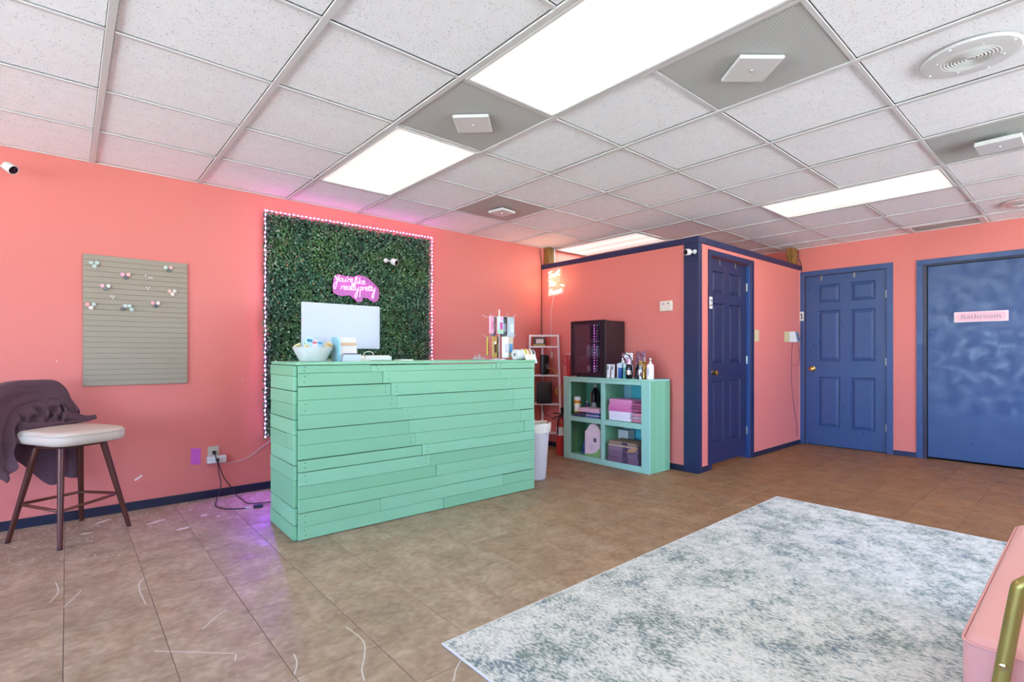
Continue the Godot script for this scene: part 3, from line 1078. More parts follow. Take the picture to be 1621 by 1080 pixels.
func hedge_wall() -> void:
	var t := thing("hedge_panel", "artificial boxwood hedge panel hung on the coral wall", "hedge panel", Vector3(1.92, 0.42, ZL))
	var W := 1.50
	var Hh := 1.75
	obj("backing", span(new_st(), Vector3(-W / 2, 0, 0.002), Vector3(W / 2, Hh, 0.022), 0.004), M("16241a", 0.8), t)
	var st := new_st()
	st.set_smooth_group(-1)
	var a := [Vector3(0, 0, 0), Vector3(0.5, 0.45, 0.12), Vector3(0.32, 0.85, 0.05), Vector3(0, 1.15, -0.12), Vector3(-0.32, 0.85, 0.05), Vector3(-0.5, 0.45, 0.12)]
	tri(st, a[0], a[1], a[3], Vector3.BACK); tri(st, a[1], a[2], a[3], Vector3.BACK)
	tri(st, a[0], a[3], a[5], Vector3.BACK); tri(st, a[3], a[4], a[5], Vector3.BACK)
	st.generate_normals()
	var mm := MultiMesh.new()
	mm.transform_format = MultiMesh.TRANSFORM_3D
	mm.use_colors = true
	mm.mesh = st.commit()
	mm.instance_count = 36000
	var nz := FastNoiseLite.new()
	nz.seed = 9
	nz.frequency = 3.0
	for k in mm.instance_count:
		var p := Vector3(rng.randf_range(-W / 2 - 0.008, W / 2 + 0.004), rng.randf_range(-0.005, Hh + 0.004), 0.022 + pow(rng.randf(), 0.6) * 0.042)
		var s := rng.randf_range(0.011, 0.019)
		var bs := Basis(Vector3.BACK, rng.randf() * TAU) * Basis(Vector3.RIGHT, rng.randf_range(-1.0, 0.7)) * Basis(Vector3.UP, rng.randf_range(-0.7, 0.7))
		mm.set_instance_transform(k, Transform3D(bs.scaled(Vector3.ONE * s), p))
		var v := nz.get_noise_2d(p.x, p.y)
		var c := Color(0.022, 0.075, 0.04).lerp(Color(0.05, 0.12, 0.035), clampf(v * 1.2 + 0.3, 0, 1)) * rng.randf_range(0.65, 2.0)
		if rng.randf() < 0.13:
			c = Color(0.17, 0.27, 0.15) * rng.randf_range(0.7, 1.4)
		elif rng.randf() < 0.012:
			c = Color(0.30, 0.13, 0.06)
		mm.set_instance_color(k, c)
	var lm := StandardMaterial3D.new()
	lm.vertex_color_use_as_albedo = true
	lm.roughness = 0.3
	lm.cull_mode = BaseMaterial3D.CULL_DISABLED
	var mi := MultiMeshInstance3D.new()
	mi.multimesh = mm
	mi.material_override = lm
	put(mi, "leaves", t)
	mi.set_meta("kind", "stuff")
	# LED string round the panel
	var ls := thing("led_string_light", "string of pink LED lights framing the green hedge panel", "string lights", Vector3(1.92, 0.42, ZL))
	var path := []
	for k in 52:
		path.append(Vector3(-0.758 + 0.003 * sin(k * 1.9), 0.0 + k * 1.762 / 51, 0.070))
	for k in 46:
		path.append(Vector3(-0.742 + k * 1.48 / 45, 1.760 + 0.012 * k / 45.0 + 0.002 * sin(k * 2.3), 0.072))
	for k in 52:
		path.append(Vector3(0.752 + 0.003 * sin(k * 1.7), 1.768 - k * 1.76 / 51, 0.070))
	obj("cable", bar(path, 0.0022, 5), M("d8d0d8", 0.4), ls)
	var bulbs := new_st()
	var white := new_st()
	for k in path.size():
		var xf := Transform3D(Basis(Vector3.RIGHT, PI / 2), path[k] + Vector3(0, 0, 0.003))
		lathe(white if k < 12 else bulbs, [Vector2(0, -0.004), Vector2(0.0036, -0.0028), Vector2(0.005, 0), Vector2(0.0036, 0.0032), Vector2(0, 0.0045)], 7, xf)
	var b1 := obj("led_bulb", bulbs, glow("ff74ea", 55.0), ls)
	b1.set_meta("kind", "stuff")
	var b2 := obj("led_bulb", white, glow("e88cff", 60.0), ls)
	b2.set_meta("kind", "stuff")
	var wd := obj("plug_lead", bar(smooth([Vector3(-0.755, 0.0, 0.068), Vector3(-0.70, -0.03, 0.03), Vector3(-0.77, -0.09, 0.012), Vector3(-0.88, -0.16, 0.01), Vector3(-1.0, -0.175, 0.01), Vector3(-1.06, -0.16, 0.035)], 6), 0.0022, 6), m_white, ls)
	# the lower left end throws its light on the floor
	beam(Vector3(1.92 - 0.775, 0.47, ZL + 0.084), Vector3(-0.12, -0.55, 1), Color(0.62, 0.30, 1.0), 0.5)
	# pink script neon
	var n1 := thing("neon_sign", "pink neon script sign reading you're like really pretty on the hedge", "neon sign", Vector3(1.715, 1.53, ZL + 0.09))
	var tubes := new_st()
	var acry := PackedVector2Array()
	for p in [[-0.02, 0.10], [-0.015, 0.05], [0.02, 0.03], [0.06, 0.02], [0.09, 0.03], [0.13, 0.035], [0.17, 0.0], [0.2, -0.03], [0.235, -0.02], [0.25, 0.02], [0.29, 0.02], [0.32, 0.0], [0.35, -0.02], [0.385, 0.0], [0.40, 0.06], [0.395, 0.12], [0.36, 0.15], [0.31, 0.19], [0.26, 0.215], [0.20, 0.22], [0.16, 0.20], [0.08, 0.20], [0.02, 0.21], [-0.01, 0.17]]:
		acry.append(Vector2(p[0], p[1] if p[1] > 0.1 else 0.1 - (0.1 - p[1]) * 0.86))
	obj("acrylic_plate", prism(new_st(), acry, 0.004, Transform3D(Basis(), Vector3(0, 0, -0.012))), M("a24f96", 0.3), n1)
	var pen := 0.0
	script(tubes, "You're", 0.029, Vector3(-0.015, 0.149, 0), 0.03, 1.45, 0.0036)
	script(tubes, "like", 0.029, Vector3(0.163, 0.147, 0), 0.0, 1.55, 0.0036)
	script(tubes, "really", 0.029, Vector3(0.042, 0.085, 0), 0.02, 1.5, 0.0036)
	script(tubes, "pretty", 0.029, Vector3(0.214, 0.092, 0), 0.02, 1.3, 0.0036)
	obj("neon_tube", tubes, glow("ffa8f2", 1.9), n1)
	var rim := []
	for q in acry:
		rim.append(Vector3(q.x, q.y, -0.014))
	obj("lit_edge", bar(rim, 0.002, 5, -1.0, true), glow("ff6ae0", 0.9), n1)
	obj("standoff", bar([Vector3(0.05, 0.1, -0.05), Vector3(0.05, 0.1, -0.016)], 0.005), m_white, n1)
	obj("standoff", bar([Vector3(0.33, 0.1, -0.05), Vector3(0.33, 0.1, -0.016)], 0.005), m_white, n1)
	lamp(Vector3(1.80, 1.65, ZL + 0.17), Color(1.0, 0.32, 0.9), 0.004)
	lamp(Vector3(2.02, 1.63, ZL + 0.17), Color(1.0, 0.32, 0.9), 0.004)
	# warm neon in the corner
	var n2 := thing("neon_sign", "warm white neon script sign reading Trust The Process by the corner", "neon sign", Vector3(XP - 0.022, 1.74, -4.215), -PI / 2)
	var tb := new_st()
	script(tb, "Trust", 0.040, Vector3(0.0, 0.19, 0), 0.22, 1.40, 0.0034)
	script(tb, "The", 0.038, Vector3(0.005, 0.10, 0), 0.12, 1.25, 0.0034)
	script(tb, "Process", 0.036, Vector3(0.015, 0.0, 0), 0.12, 1.28, 0.0034)
	obj("neon_tube", tb, glow("ffeed6", 2.4), n2)
	var pv := PackedVector2Array()
	for p in [[-0.01, -0.02], [0.25, 0.0], [0.25, 0.11], [0.15, 0.12], [0.22, 0.25], [0.2, 0.32], [-0.01, 0.3]]:
		pv.append(Vector2(p[0], p[1]))
	var clear := StandardMaterial3D.new()
	clear.transparency = BaseMaterial3D.TRANSPARENCY_ALPHA
	clear.albedo_color = Color(1, 1, 1, 0.08)
	clear.roughness = 0.05
	obj("clear_plate", prism(new_st(), pv, 0.003, Transform3D(Basis(), Vector3(0, 0, -0.01))), clear, n2)
	var ld := obj("power_lead", bar(smooth([Vector3(0.09, 0.0, -0.006), Vector3(0.045, -0.2, -0.012), Vector3(0.045, -0.62, -0.012), Vector3(0.05, -0.66, -0.012)], 5), 0.0022, 6), m_white, n2)
	obj("inline_switch", box(Vector3(0.05, -0.69, -0.01), Vector3(0.02, 0.07, 0.016), 0.004), m_white, n2)
	lamp(Vector3(XP - 0.13, 1.90, -4.10), Color(1.0, 0.82, 0.60), 0.065, 0.05)


const PEN := {
	"Y": [0.95, [-0.1, 1.2, 0.1, 1.6, 0.25, 1.3, 0.3, 0.7, 0.55, 0.7, 0.85, 1.7], [0.85, 1.7, 0.65, 0.2, 0.35, -1.0, 0.05, -0.9, 0.1, -0.4, 0.65, 0.2]],
	"T": [0.75, [0.4, 1.9, 0.3, 0.0], [-0.1, 1.75, 0.3, 1.9, 0.95, 1.95]],
	"P": [0.75, [0.1, 1.8, 0.05, 0.0], [-0.1, 1.5, 0.3, 1.95, 0.75, 1.6, 0.6, 1.05, 0.1, 0.9]],
	"a": [0.78, [0.55, 0.9, 0.2, 1.0, 0.03, 0.5, 0.15, 0.05, 0.45, 0.2, 0.58, 1.0], [0.58, 1.0, 0.6, 0.2, 0.8, 0.1]],
	"c": [0.6, [0.5, 0.85, 0.25, 1.0, 0.03, 0.5, 0.2, 0.02, 0.55, 0.2]],
	"e": [0.68, [0.05, 0.5, 0.5, 0.6, 0.45, 0.95, 0.2, 0.95, 0.02, 0.5, 0.15, 0.05, 0.4, 0.0, 0.7, 0.25]],
	"h": [0.68, [0.05, 2.0, 0.05, 0.0], [0.05, 0.6, 0.3, 1.0, 0.48, 0.7, 0.5, 0.1, 0.65, 0.05]],
	"i": [0.4, [0.05, 1.0, 0.08, 0.2, 0.25, 0.0, 0.35, 0.2], [0.06, 1.4, 0.12, 1.48]],
	"k": [0.65, [0.05, 2.0, 0.05, 0.0], [0.5, 1.0, 0.08, 0.45, 0.55, 0.0]],
	"l": [0.45, [0.05, 0.3, 0.3, 1.8, 0.15, 2.0, 0.05, 1.5, 0.08, 0.3, 0.2, 0.0, 0.42, 0.2]],
	"o": [0.75, [0.35, 1.0, 0.05, 0.75, 0.05, 0.25, 0.35, 0.0, 0.6, 0.3, 0.6, 0.75, 0.35, 1.0, 0.55, 0.85, 0.8, 0.9]],
	"p": [0.7, [0.05, 1.0, 0.02, -1.0], [0.05, 0.7, 0.3, 1.0, 0.55, 0.75, 0.5, 0.25, 0.25, 0.0, 0.05, 0.2]],
	"r": [0.55, [0.0, 0.0, 0.1, 0.9], [0.1, 0.6, 0.3, 1.0, 0.52, 0.88]],
	"s": [0.55, [0.5, 0.9, 0.25, 1.0, 0.08, 0.75, 0.4, 0.4, 0.3, 0.05, 0.02, 0.1]],
	"t": [0.52, [0.2, 1.6, 0.2, 0.2, 0.35, 0.0, 0.5, 0.15], [-0.05, 1.05, 0.5, 1.1]],
	"u": [0.8, [0.0, 1.0, 0.05, 0.25, 0.25, 0.0, 0.5, 0.3, 0.6, 1.0], [0.6, 1.0, 0.6, 0.2, 0.8, 0.05]],
	"y": [0.78, [0.0, 1.0, 0.05, 0.35, 0.3, 0.02, 0.55, 0.35, 0.65, 1.0], [0.65, 1.0, 0.6, 0.0, 0.45, -0.95, 0.2, -1.05, 0.1, -0.7, 0.4, -0.25, 0.8, 0.1]],
	"'": [0.2, [0.05, 1.6, 0.02, 1.3]],
}

# one word in handwriting, as bent glass tube
func script(st: SurfaceTool, word: String, size: float, at: Vector3, slope: float, narrow: float, r: float) -> void:
	var x := 0.0
	for ch in word:
		var l: Array = PEN[ch]
		for s in range(1, l.size()):
			var p := []
			for k in range(0, l[s].size(), 2):
				var px: float = (x + l[s][k] + 0.12 * l[s][k + 1]) * narrow
				var py: float = l[s][k + 1]
				p.append(at + Vector3(px, (py if py > 0.0 else py * 2.1) + px * slope, 0) * size)
			tube(st, smooth(p, 4) if p.size() > 2 else p, r, 6)
		x += l[0]

func counter_things() -> void:
	var Y := 1.0182
	# bowl and its sample sachets
	var b := thing("sample_bowl", "white square-sided bowl of sample sachets on the counter's left end", "bowl", Vector3(1.13, Y, -3.15))
	obj("body", turned([Vector2(0, 0.0), Vector2(0.068, 0.0), Vector2(0.074, 0.004), Vector2(0.116, 0.084), Vector2(0.118, 0.087), Vector2(0.113, 0.086), Vector2(0.070, 0.004), Vector2(0, 0.006)], 32), m_white, b)
	var sachets := [[-0.075, -0.01, 0.5, 0.5, "e9dcae", 0.075, "cream foil sachet lying over the left rim of the white bowl"], [-0.045, 0.03, -0.15, 0.15, "b9d8e4", 0.11, "pale blue sachet with dark band standing at left of the white bowl"], [-0.02, -0.02, 0.1, -0.2, "bcdcc8", 0.085, "pale green sachet standing left of centre in the white bowl"], [0.0, 0.02, 0.02, 0.1, "eadfe0", 0.09, "white sachet with pink top band in the middle of the white bowl"], [0.035, 0.0, -0.12, -0.1, "a9d2e6", 0.088, "light blue framed sachet right of centre in the white bowl"], [0.06, 0.02, -0.5, 0.3, "d9c08c", 0.085, "tan crumpled sachet at right of the white bowl"], [0.075, -0.02, -0.8, 0.4, "efe9e0", 0.085, "cream torn sachet over the right rim of the white bowl"], [-0.03, 0.05, 0.9, 0.3, "e6cf94", 0.07, "yellowish sachet lying at the front of the white bowl"]]
	var bands := ["c9b27a", "2f7fa0", "7fae95", "d86a7c", "3f8fc0", "b99a5c", "d6c9b4", "cfae62"]
	for k in sachets.size():
		var s: Array = sachets[k]
		var t := thing("sample_sachet", s[6], "sachet", Vector3(1.13 + s[0], Y + 0.055, -3.15 + s[1]), 0.0, "sachets in the white bowl")
		var bs := Basis(Vector3.BACK, s[2]) * Basis(Vector3.RIGHT, s[3])
		obj("pouch", rbox(new_st(), bs * Vector3(0, s[5] * 0.35, 0), Vector3(0.042, s[5], 0.006), 0.003, 2, bs), M(s[4], 0.4), t)
		obj("print_band", box(bs * Vector3(0, s[5] * 0.68, 0), Vector3(0.032, s[5] * 0.16, 0.0074), 0.0005, bs), M(bands[k], 0.4), t)
	# dispenser box
	var d := thing("dispenser_box", "white and tan display box with pale blue curved side beside the bowl", "box", Vector3(1.31, Y, -3.12))
	var pr := PackedVector2Array([Vector2(-0.055, 0), Vector2(0.06, 0), Vector2(0.06, 0.05), Vector2(0.045, 0.15), Vector2(-0.055, 0.15)])
	obj("carton", prism(new_st(), pr, 0.105, Transform3D(Basis(Vector3.UP, -PI / 2), Vector3(-0.042, 0, 0))), M("d6cfc4", 0.5), d)
	var sd := PackedVector2Array([Vector2(-0.055, 0), Vector2(0.062, 0), Vector2(0.062, 0.10), Vector2(0.05, 0.135), Vector2(0.03, 0.15), Vector2(-0.055, 0.152)])
	obj("blue_side", prism(new_st(), sd, 0.012, Transform3D(Basis(Vector3.UP, -PI / 2), Vector3(-0.055, 0, 0))), M("8fc3d2", 0.35), d)
	obj("tan_band", box(Vector3(0.010, 0.108, 0.0535), Vector3(0.104, 0.018, 0.004), 0.0005, Basis(Vector3.RIGHT, -0.15)), M("c9a67c", 0.5), d)
	obj("tray", span(span(new_st(), Vector3(-0.042, 0.0, 0.06), Vector3(0.07, 0.045, 0.064), 0.001), Vector3(-0.042, 0.0, 0.064), Vector3(0.07, 0.004, 0.09), 0.001), M("c8ccd4", 0.4), d)
	obj("tray_front", box(Vector3(0.014, 0.022, 0.095), Vector3(0.116, 0.045, 0.004), 0.001, Basis(Vector3.RIGHT, 0.35)), M("d2d5dc", 0.4), d)
	obj("dark_insert", rbox(new_st(), Vector3(0.014, 0.036, 0.076), Vector3(0.1, 0.03, 0.022), 0.01, 3), M("4a3f66", 0.5), d)
	# monitor
	var m := thing("computer_monitor", "white computer monitor seen from behind on the mint counter", "monitor", Vector3(1.412, Y, -3.38))
	obj("back_shell", rbox(new_st(), Vector3(0, 0.233, 0), Vector3(0.545, 0.302, 0.016), 0.006, 3), M("bcbfcb", 0.4), m)
	obj("screen", box(Vector3(0, 0.238, -0.0085), Vector3(0.53, 0.27, 0.002), 0.0), M("141416", 0.2), m)
	obj("stand_neck", box(Vector3(-0.02, 0.07, 0.014), Vector3(0.12, 0.14, 0.004), 0.002, Basis(Vector3.RIGHT, -0.12)), M("dcdde2", 0.3, 0.3), m)
	obj("stand_foot", box(Vector3(-0.02, 0.004, 0.0), Vector3(0.13, 0.007, 0.14), 0.002), M("dcdde2", 0.3, 0.3), m)
	for k in 4:
		obj("port", box(Vector3(-0.085 + k * 0.012, 0.107, 0.0084), Vector3(0.005 if k != 1 else 0.008, 0.011, 0.0012), 0.0), M("3a3a40", 0.4), m)
	# card terminal and papers
	var w := thing("white_keyboard", "flat white keyboard lying on the counter right of the display box", "keyboard", Vector3(1.585, Y, -3.24))
	obj("base", rbox(new_st(), Vector3(0.0, 0.017, 0), Vector3(0.19, 0.03, 0.11), 0.006, 2), m_white, w)
	var keys := new_st()
	for i in 10:
		for j in 4:
			bx(keys, Vector3(-0.078 + i * 0.0172, 0.034, -0.036 + j * 0.02), Vector3(0.014, 0.005, 0.016), 0.001)
	var ko := obj("key_field", keys, M("f4f3f0", 0.5), w)
	ko.set_meta("kind", "stuff")
	obj("cord", bar(smooth([Vector3(-0.07, 0.02, -0.05), Vector3(-0.06, 0.055, -0.04), Vector3(-0.025, 0.062, -0.03), Vector3(0.0, 0.05, -0.035), Vector3(0.005, 0.03, -0.05)]), 0.003, 6), m_white, w)
	var pd := thing("white_pad", "white slanted pad lying between the display box and the keyboard", "pad", Vector3(1.46, Y, -3.22))
	obj("body", prism(new_st(), PackedVector2Array([Vector2(-0.05, 0), Vector2(0.05, 0), Vector2(0.05, 0.012), Vector2(-0.05, 0.034)]), 0.11, Transform3D(Basis(Vector3.UP, -PI / 2), Vector3(-0.055, 0, 0))), M("d4d2ca", 0.5), pd)
	obj("sheet", box(Vector3(0, 0.0262, 0.0), Vector3(0.09, 0.0015, 0.08), 0.0005, Basis(Vector3.RIGHT, 0.216)), M("f6f4ee", 0.6), pd)
	var pp := obj("paper_stack", box(Vector3(1.80, Y + 0.004, -3.24), Vector3(0.10, 0.008, 0.09), 0.001, Basis(Vector3.UP, 0.1)), M("eeeae4", 0.6))
	tag(pp, "small stack of white papers lying in the middle of the counter", "papers")
	# display rack
	var rk := thing("display_rack", "two-tier wire display rack of hanging sachets on the counter", "rack", Vector3(2.645, Y, -3.2), 0.55)
	var wire := M("d9d4d6", 0.3, 0.6)
	obj("base", turned([Vector2(0, 0), Vector2(0.085, 0), Vector2(0.085, 0.006), Vector2(0.03, 0.012), Vector2(0, 0.012)], 24), wire, rk)
	obj("pole", bar([Vector3(0, 0.01, 0), Vector3(0, 0.405, 0)], 0.005), wire, rk)
	for tier in 2:
		for k in 6:
			var an := TAU * k / 6 + 0.2
			var dv := Vector3(cos(an), 0, sin(an))
			var y: float = [0.185, 0.345][tier]
			obj("hook", bar([Vector3(0, y, 0), dv * 0.112 + Vector3(0, y, 0), dv * 0.135 + Vector3(0, y + 0.02, 0)], 0.0028, 6), wire, rk)
	var packs := [
		[1, -0.125, 0.09, "f0a9bd", "e2849f", 0.055, 0.135, 0.25, "pink sachet hanging at upper left of the display rack"],
		[1, -0.085, 0.05, "8c8796", "6d6678", 0.05, 0.15, 0.5, "mauve sachet hanging behind the pink one on the display rack"],
		[1, -0.055, 0.03, "5f6f78", "8fb4c4", 0.05, 0.15, 0.1, "slate sachet hanging behind the bright print one on the display rack"],
		[1, -0.025, 0.075, "cfe0ea", "c65a9e", 0.062, 0.135, 0.0, "bright blue, pink and green sachet hanging at upper centre of the display rack"],
		[1, 0.035, 0.05, "34383c", "8d9298", 0.055, 0.155, -0.2, "black sachet hanging right of the bright sachet on the display rack"],
		[1, 0.085, 0.075, "a9aeb0", "c4c8ca", 0.066, 0.165, -0.2, "silver grey sachet hanging at upper right of the display rack"],
		[1, 0.125, 0.03, "2c2630", "93a0a8", 0.04, 0.15, -0.7, "dark sachet hanging edge-on at upper right of the display rack"],
		[0, -0.13, 0.05, "c8a832", "3b3020", 0.03, 0.15, 0.7, "yellow sachet hanging edge-on at lower left of the display rack"],
		[0, -0.092, 0.085, "b28a46", "4b2a1c", 0.055, 0.165, 0.12, "gold sachet with dark round print at lower left of the display rack"],
		[0, -0.045, 0.06, "23261e", "6f7a3c", 0.035, 0.16, 0.2, "black and olive sachet at lower left of the display rack's centre"],
		[0, 0.008, 0.095, "f2f0f2", "c9c7ce", 0.066, 0.165, 0.0, "plain white sachet hanging at lower centre of the display rack"],
		[0, 0.07, 0.08, "c8b598", "4a90bd", 0.066, 0.165, -0.12, "beige sachet with blue print at lower right of the display rack"],
		[0, 0.115, 0.04, "30364a", "55617c", 0.04, 0.14, -0.6, "navy sachet hanging edge-on at lower right of the display rack"]]
	for p in packs:
		var top: float = Y + [0.183, 0.343][p[0]]
		var t := thing("hanging_sachet", p[8], "sachet", Vector3(2.608 + p[1], top, -3.2 + p[2] * 1.15), p[7], "sachets on the wire rack")
		obj("pouch", rbox(new_st(), Vector3(0, -p[6] / 2 - 0.002, 0), Vector3(p[5], p[6], 0.012), 0.005, 2), M(p[3], 0.35), t)
		obj("top_seal", box(Vector3(0, -0.006, 0), Vector3(p[5], 0.012, 0.004), 0.0005), M(p[3], 0.35), t)
		obj("print_patch", box(Vector3(p[5] * 0.12, -p[6] * 0.55, 0.0058), Vector3(p[5] * 0.5, p[6] * 0.42, 0.0014), 0.0004), M(p[4], 0.4), t)
		if p[0] == 1 and p[3] == "cfe0ea":
			obj("green_print", box(Vector3(0, -p[6] * 0.86, 0.0056), Vector3(p[5] * 0.9, p[6] * 0.2, 0.0014), 0.0004), M("a9d8a0", 0.4), t)
			obj("pink_print", box(Vector3(p[5] * 0.2, -p[6] * 0.14, 0.0056), Vector3(p[5] * 0.45, p[6] * 0.2, 0.0014), 0.0004), M("e5a4d2", 0.4), t)
		if p[3] == "b28a46":
			obj("round_print", turned([Vector2(0, 0.001), Vector2(0.012, 0.001), Vector2(0.012, 0)], 14, Transform3D(Basis(Vector3.RIGHT, PI / 2), Vector3(0, -0.05, 0.0062))), M("efe6d4", 0.4), t)
	# crumpled bag
	var bag := new_st()
	sheet(bag, 14, 14, func(u, v): return Vector3((u - 0.5) * 0.12, 0.003 + 0.05 * sin(u * PI) * sin(v * PI) * (0.65 + 0.35 * sin(u * 17.0 + v * 9.0)), (v - 0.5) * 0.09), 0.002)
	var bo := obj("crumpled_bag", bag, M("cfc9cf", 0.25, 0.4))
	bo.position = Vector3(2.495, Y, -3.28)
	tag(bo, "crumpled silvery bag lying left of the display rack", "bag")
	# label roll
	var ro := thing("label_roll", "roll of white labels at the counter's right end", "label roll", Vector3(2.665, Y + 0.041, -3.035), 0.0)
	var rx := Transform3D(Basis(Vector3.BACK, -PI / 2) , Vector3.ZERO)
	obj("roll", turned([Vector2(0.012, 0.0), Vector2(0.040, 0.0), Vector2(0.041, 0.003), Vector2(0.041, 0.10), Vector2(0.040, 0.103), Vector2(0.012, 0.103), Vector2(0.012, 0.0)], 28, rx), m_white, ro)
	obj("core", turned([Vector2(0.0115, 0.001), Vector2(0.0, 0.001)], 16, rx), M("6c6250", 0.8), ro)
	var strips := [["f0ead0", 0.085, "strip of yellow smiley stickers hanging over the counter edge from the label roll"], ["eaddc6", 0.125, "strip of cream stickers hanging beside the yellow ones over the counter edge"], ["e9ece8", 0.165, "strip of black and white stickers hanging at the far right counter edge"]]
	for k in 3:
		var st := thing("sticker_strip", strips[k][2], "stickers", Vector3(2.665 + strips[k][1], Y, -3.035), 0.0)
		var ss := new_st()
		var f := func(u, v):
			var a := lerpf(2.6, -0.1, v)
			var p := Vector3((u - 0.5) * 0.038, 0.041 + 0.044 * sin(a), 0.044 * cos(a))
			if v > 0.9:
				p = Vector3((u - 0.5) * 0.038, 0.036 - (v - 0.9) * 0.62, 0.044 + (v - 0.9) * 0.17 * 1.6)
			return p
		sheet(ss, 3, 24, f, 0.0015)
		obj("band", ss, M(strips[k][0], 0.4), st)
		for j in 5:
			var p: Vector3 = f.call(0.5, 0.25 + j * 0.15)
			var nn := Vector3(0, p.y - 0.041, p.z).normalized()
			var xf := Transform3D(Basis(Vector3.RIGHT, atan2(nn.z, nn.y)), p + nn * 0.0012)
			obj("round_sticker", turned([Vector2(0.012, 0), Vector2(0.0115, 0.001), Vector2(0, 0.001)], 12, xf), M(["d9b93c", "c88f6a", "3c4240"][k], 0.4), st)
	# hedge camera and post camera
	sec_camera("white security camera mounted on the hedge panel", Vector3(2.187, 1.915, ZL + 0.065), Vector3(0.045, -0.012, 0.055), Vector3(0.45, -0.42, 1.0))
	sec_camera("white security camera at the left end of the coral wall", Vector3(-0.36, 2.185, ZL), Vector3(0.10, -0.025, 0.14), Vector3(0.62, -0.55, 0.62))
	sec_camera("white security camera on the navy corner post", Vector3(XP - 0.015, 1.977, -2.376), Vector3(-0.055, -0.006, -0.028), Vector3(-1.0, -0.12, -0.22))

func sec_camera(label: String, at: Vector3, arm: Vector3, look: Vector3) -> void:
	var t := thing("security_camera", label, "camera", at)
	var nrm := Vector3(0, 0, 1) if absf(arm.z) > absf(arm.x) else Vector3(-1, 0, 0)
	var q := Basis(Quaternion(Vector3.UP, nrm))
	if at.z > ZL + 0.01 and nrm.z > 0.5:
		obj("mount_stem", bar([Vector3(0, 0, 0.002), Vector3(0, 0, ZL + 0.0225 - at.z)], 0.008, 10), m_white, t)
	obj("base", turned([Vector2(0, 0.0), Vector2(0.02, 0), Vector2(0.02, 0.006), Vector2(0.012, 0.012), Vector2(0, 0.013)], 16, Transform3D(q, Vector3.ZERO)), m_white, t)
	obj("arm", bar([nrm * 0.008, arm * 0.5, arm], 0.006, 10), m_white, t)
	var d := look.normalized()
	var bq := Basis(Quaternion(Vector3.UP, d))
	var c := arm + d * 0.005
	obj("body", turned([Vector2(0, -0.026), Vector2(0.018, -0.025), Vector2(0.026, -0.016), Vector2(0.028, 0.0), Vector2(0.028, 0.034), Vector2(0.026, 0.038), Vector2(0.024, 0.036)], 24, Transform3D(bq, c)), m_white, t)
	var f := obj("lens_face", turned([Vector2(0.0245, 0.034), Vector2(0.023, 0.037), Vector2(0, 0.039)], 24, Transform3D(bq, c)), M("0b0a0d", 0.12), t)
	obj("lens", turned([Vector2(0.009, 0.038), Vector2(0.008, 0.041), Vector2(0, 0.042)], 16, Transform3D(bq, c)), M("1a1424", 0.05), f)

func cabinet() -> void:
	var t := thing("open_cabinet", "mint painted open cabinet with four compartments against the partition", "cabinet", Vector3(3.87, 0, -3.641), -PI / 2)
	# frame of the cabinet: x along its face (world +z), z out of it (world -x)
	var W := 1.033
	var D := 0.33
	var mm := M("98ccbc", 0.45)
	obj("stile", span(new_st(), Vector3(0, 0, -0.02), Vector3(0.088, 0.817, 0)), mm, t)
	obj("stile", span(new_st(), Vector3(0.489, 0.056, -0.02), Vector3(0.535, 0.783, 0)), mm, t)
	obj("stile", span(new_st(), Vector3(0.948, 0, -0.02), Vector3(W, 0.817, 0)), mm, t)
	obj("rail", span(new_st(), Vector3(0.088, 0.783, -0.02), Vector3(0.948, 0.817, 0)), mm, t)
	obj("rail", span(new_st(), Vector3(0.088, 0.388, -0.02), Vector3(0.489, 0.437, 0)), mm, t)
	obj("rail", span(new_st(), Vector3(0.535, 0.388, -0.02), Vector3(0.948, 0.437, 0)), mm, t)
	obj("rail", span(new_st(), Vector3(0.088, 0, -0.02), Vector3(0.948, 0.056, 0)), mm, t)
	obj("shelf", span(new_st(), Vector3(0.02, 0.415, -D + 0.01), Vector3(W - 0.02, 0.436, -0.02)), m_mint[2], t)
	obj("floor_board", span(new_st(), Vector3(0.02, 0.03, -D + 0.01), Vector3(W - 0.02, 0.056, -0.02)), m_mint[2], t)
	obj("divider", span(new_st(), Vector3(0.502, 0.056, -D + 0.01), Vector3(0.522, 0.81, -0.02)), m_mint[0], t)
	obj("top_board", span(new_st(), Vector3(-0.006, 0.817, -D), Vector3(W, 0.835, 0.004), 0.004), mm, t)
	for k in 5:
		obj("back_board", span(new_st(), Vector3(0.02 + k * 0.1986, 0.0, -D), Vector3(0.02 + k * 0.1986 + 0.197, 0.816, -D + 0.01)), M(["6fb59c", "73b8a2", "86b6c0", "4fb3bd", "55b8bf"][k], 0.5), t)
	for k in 4:
		for x in [0.0, W - 0.018]:
			obj("side_board", span(new_st(), Vector3(x, 0.0, -0.0205 - (k + 1) * 0.0773), Vector3(x + 0.018, 0.816, -0.0218 - k * 0.0773)), m_mint[(k + 2) % 3], t)

func cab(x: float, y: float, z: float) -> Vector3:   # from the cabinet's frame to the room's
	return Vector3(3.87 - z, y, -3.641 + x)

func fold_stack(called: String, label: String, cat: String, at: Vector3, size: Vector3, hex: String, folds: int, group := "", hex2 := "") -> void:
	var t := thing(called, label, cat, at, 0.0, group)
	var h := size.y / folds
	for k in folds:
		var w := size * Vector3(rng.randf_range(0.94, 1.0), 0, rng.randf_range(0.95, 1.0))
		w.y = h * 0.995
		var st := new_st()
		rbox(st, Vector3(rng.randf_range(-0.004, 0.004), h * (k + 0.5), rng.randf_range(-0.004, 0.004)), w, h * 0.45, 3, Basis(Vector3.UP, rng.randf_range(-0.03, 0.03)))
		obj("fold", st, M(hex if hex2 == "" or k % 2 == 0 else hex2, 0.9), t)

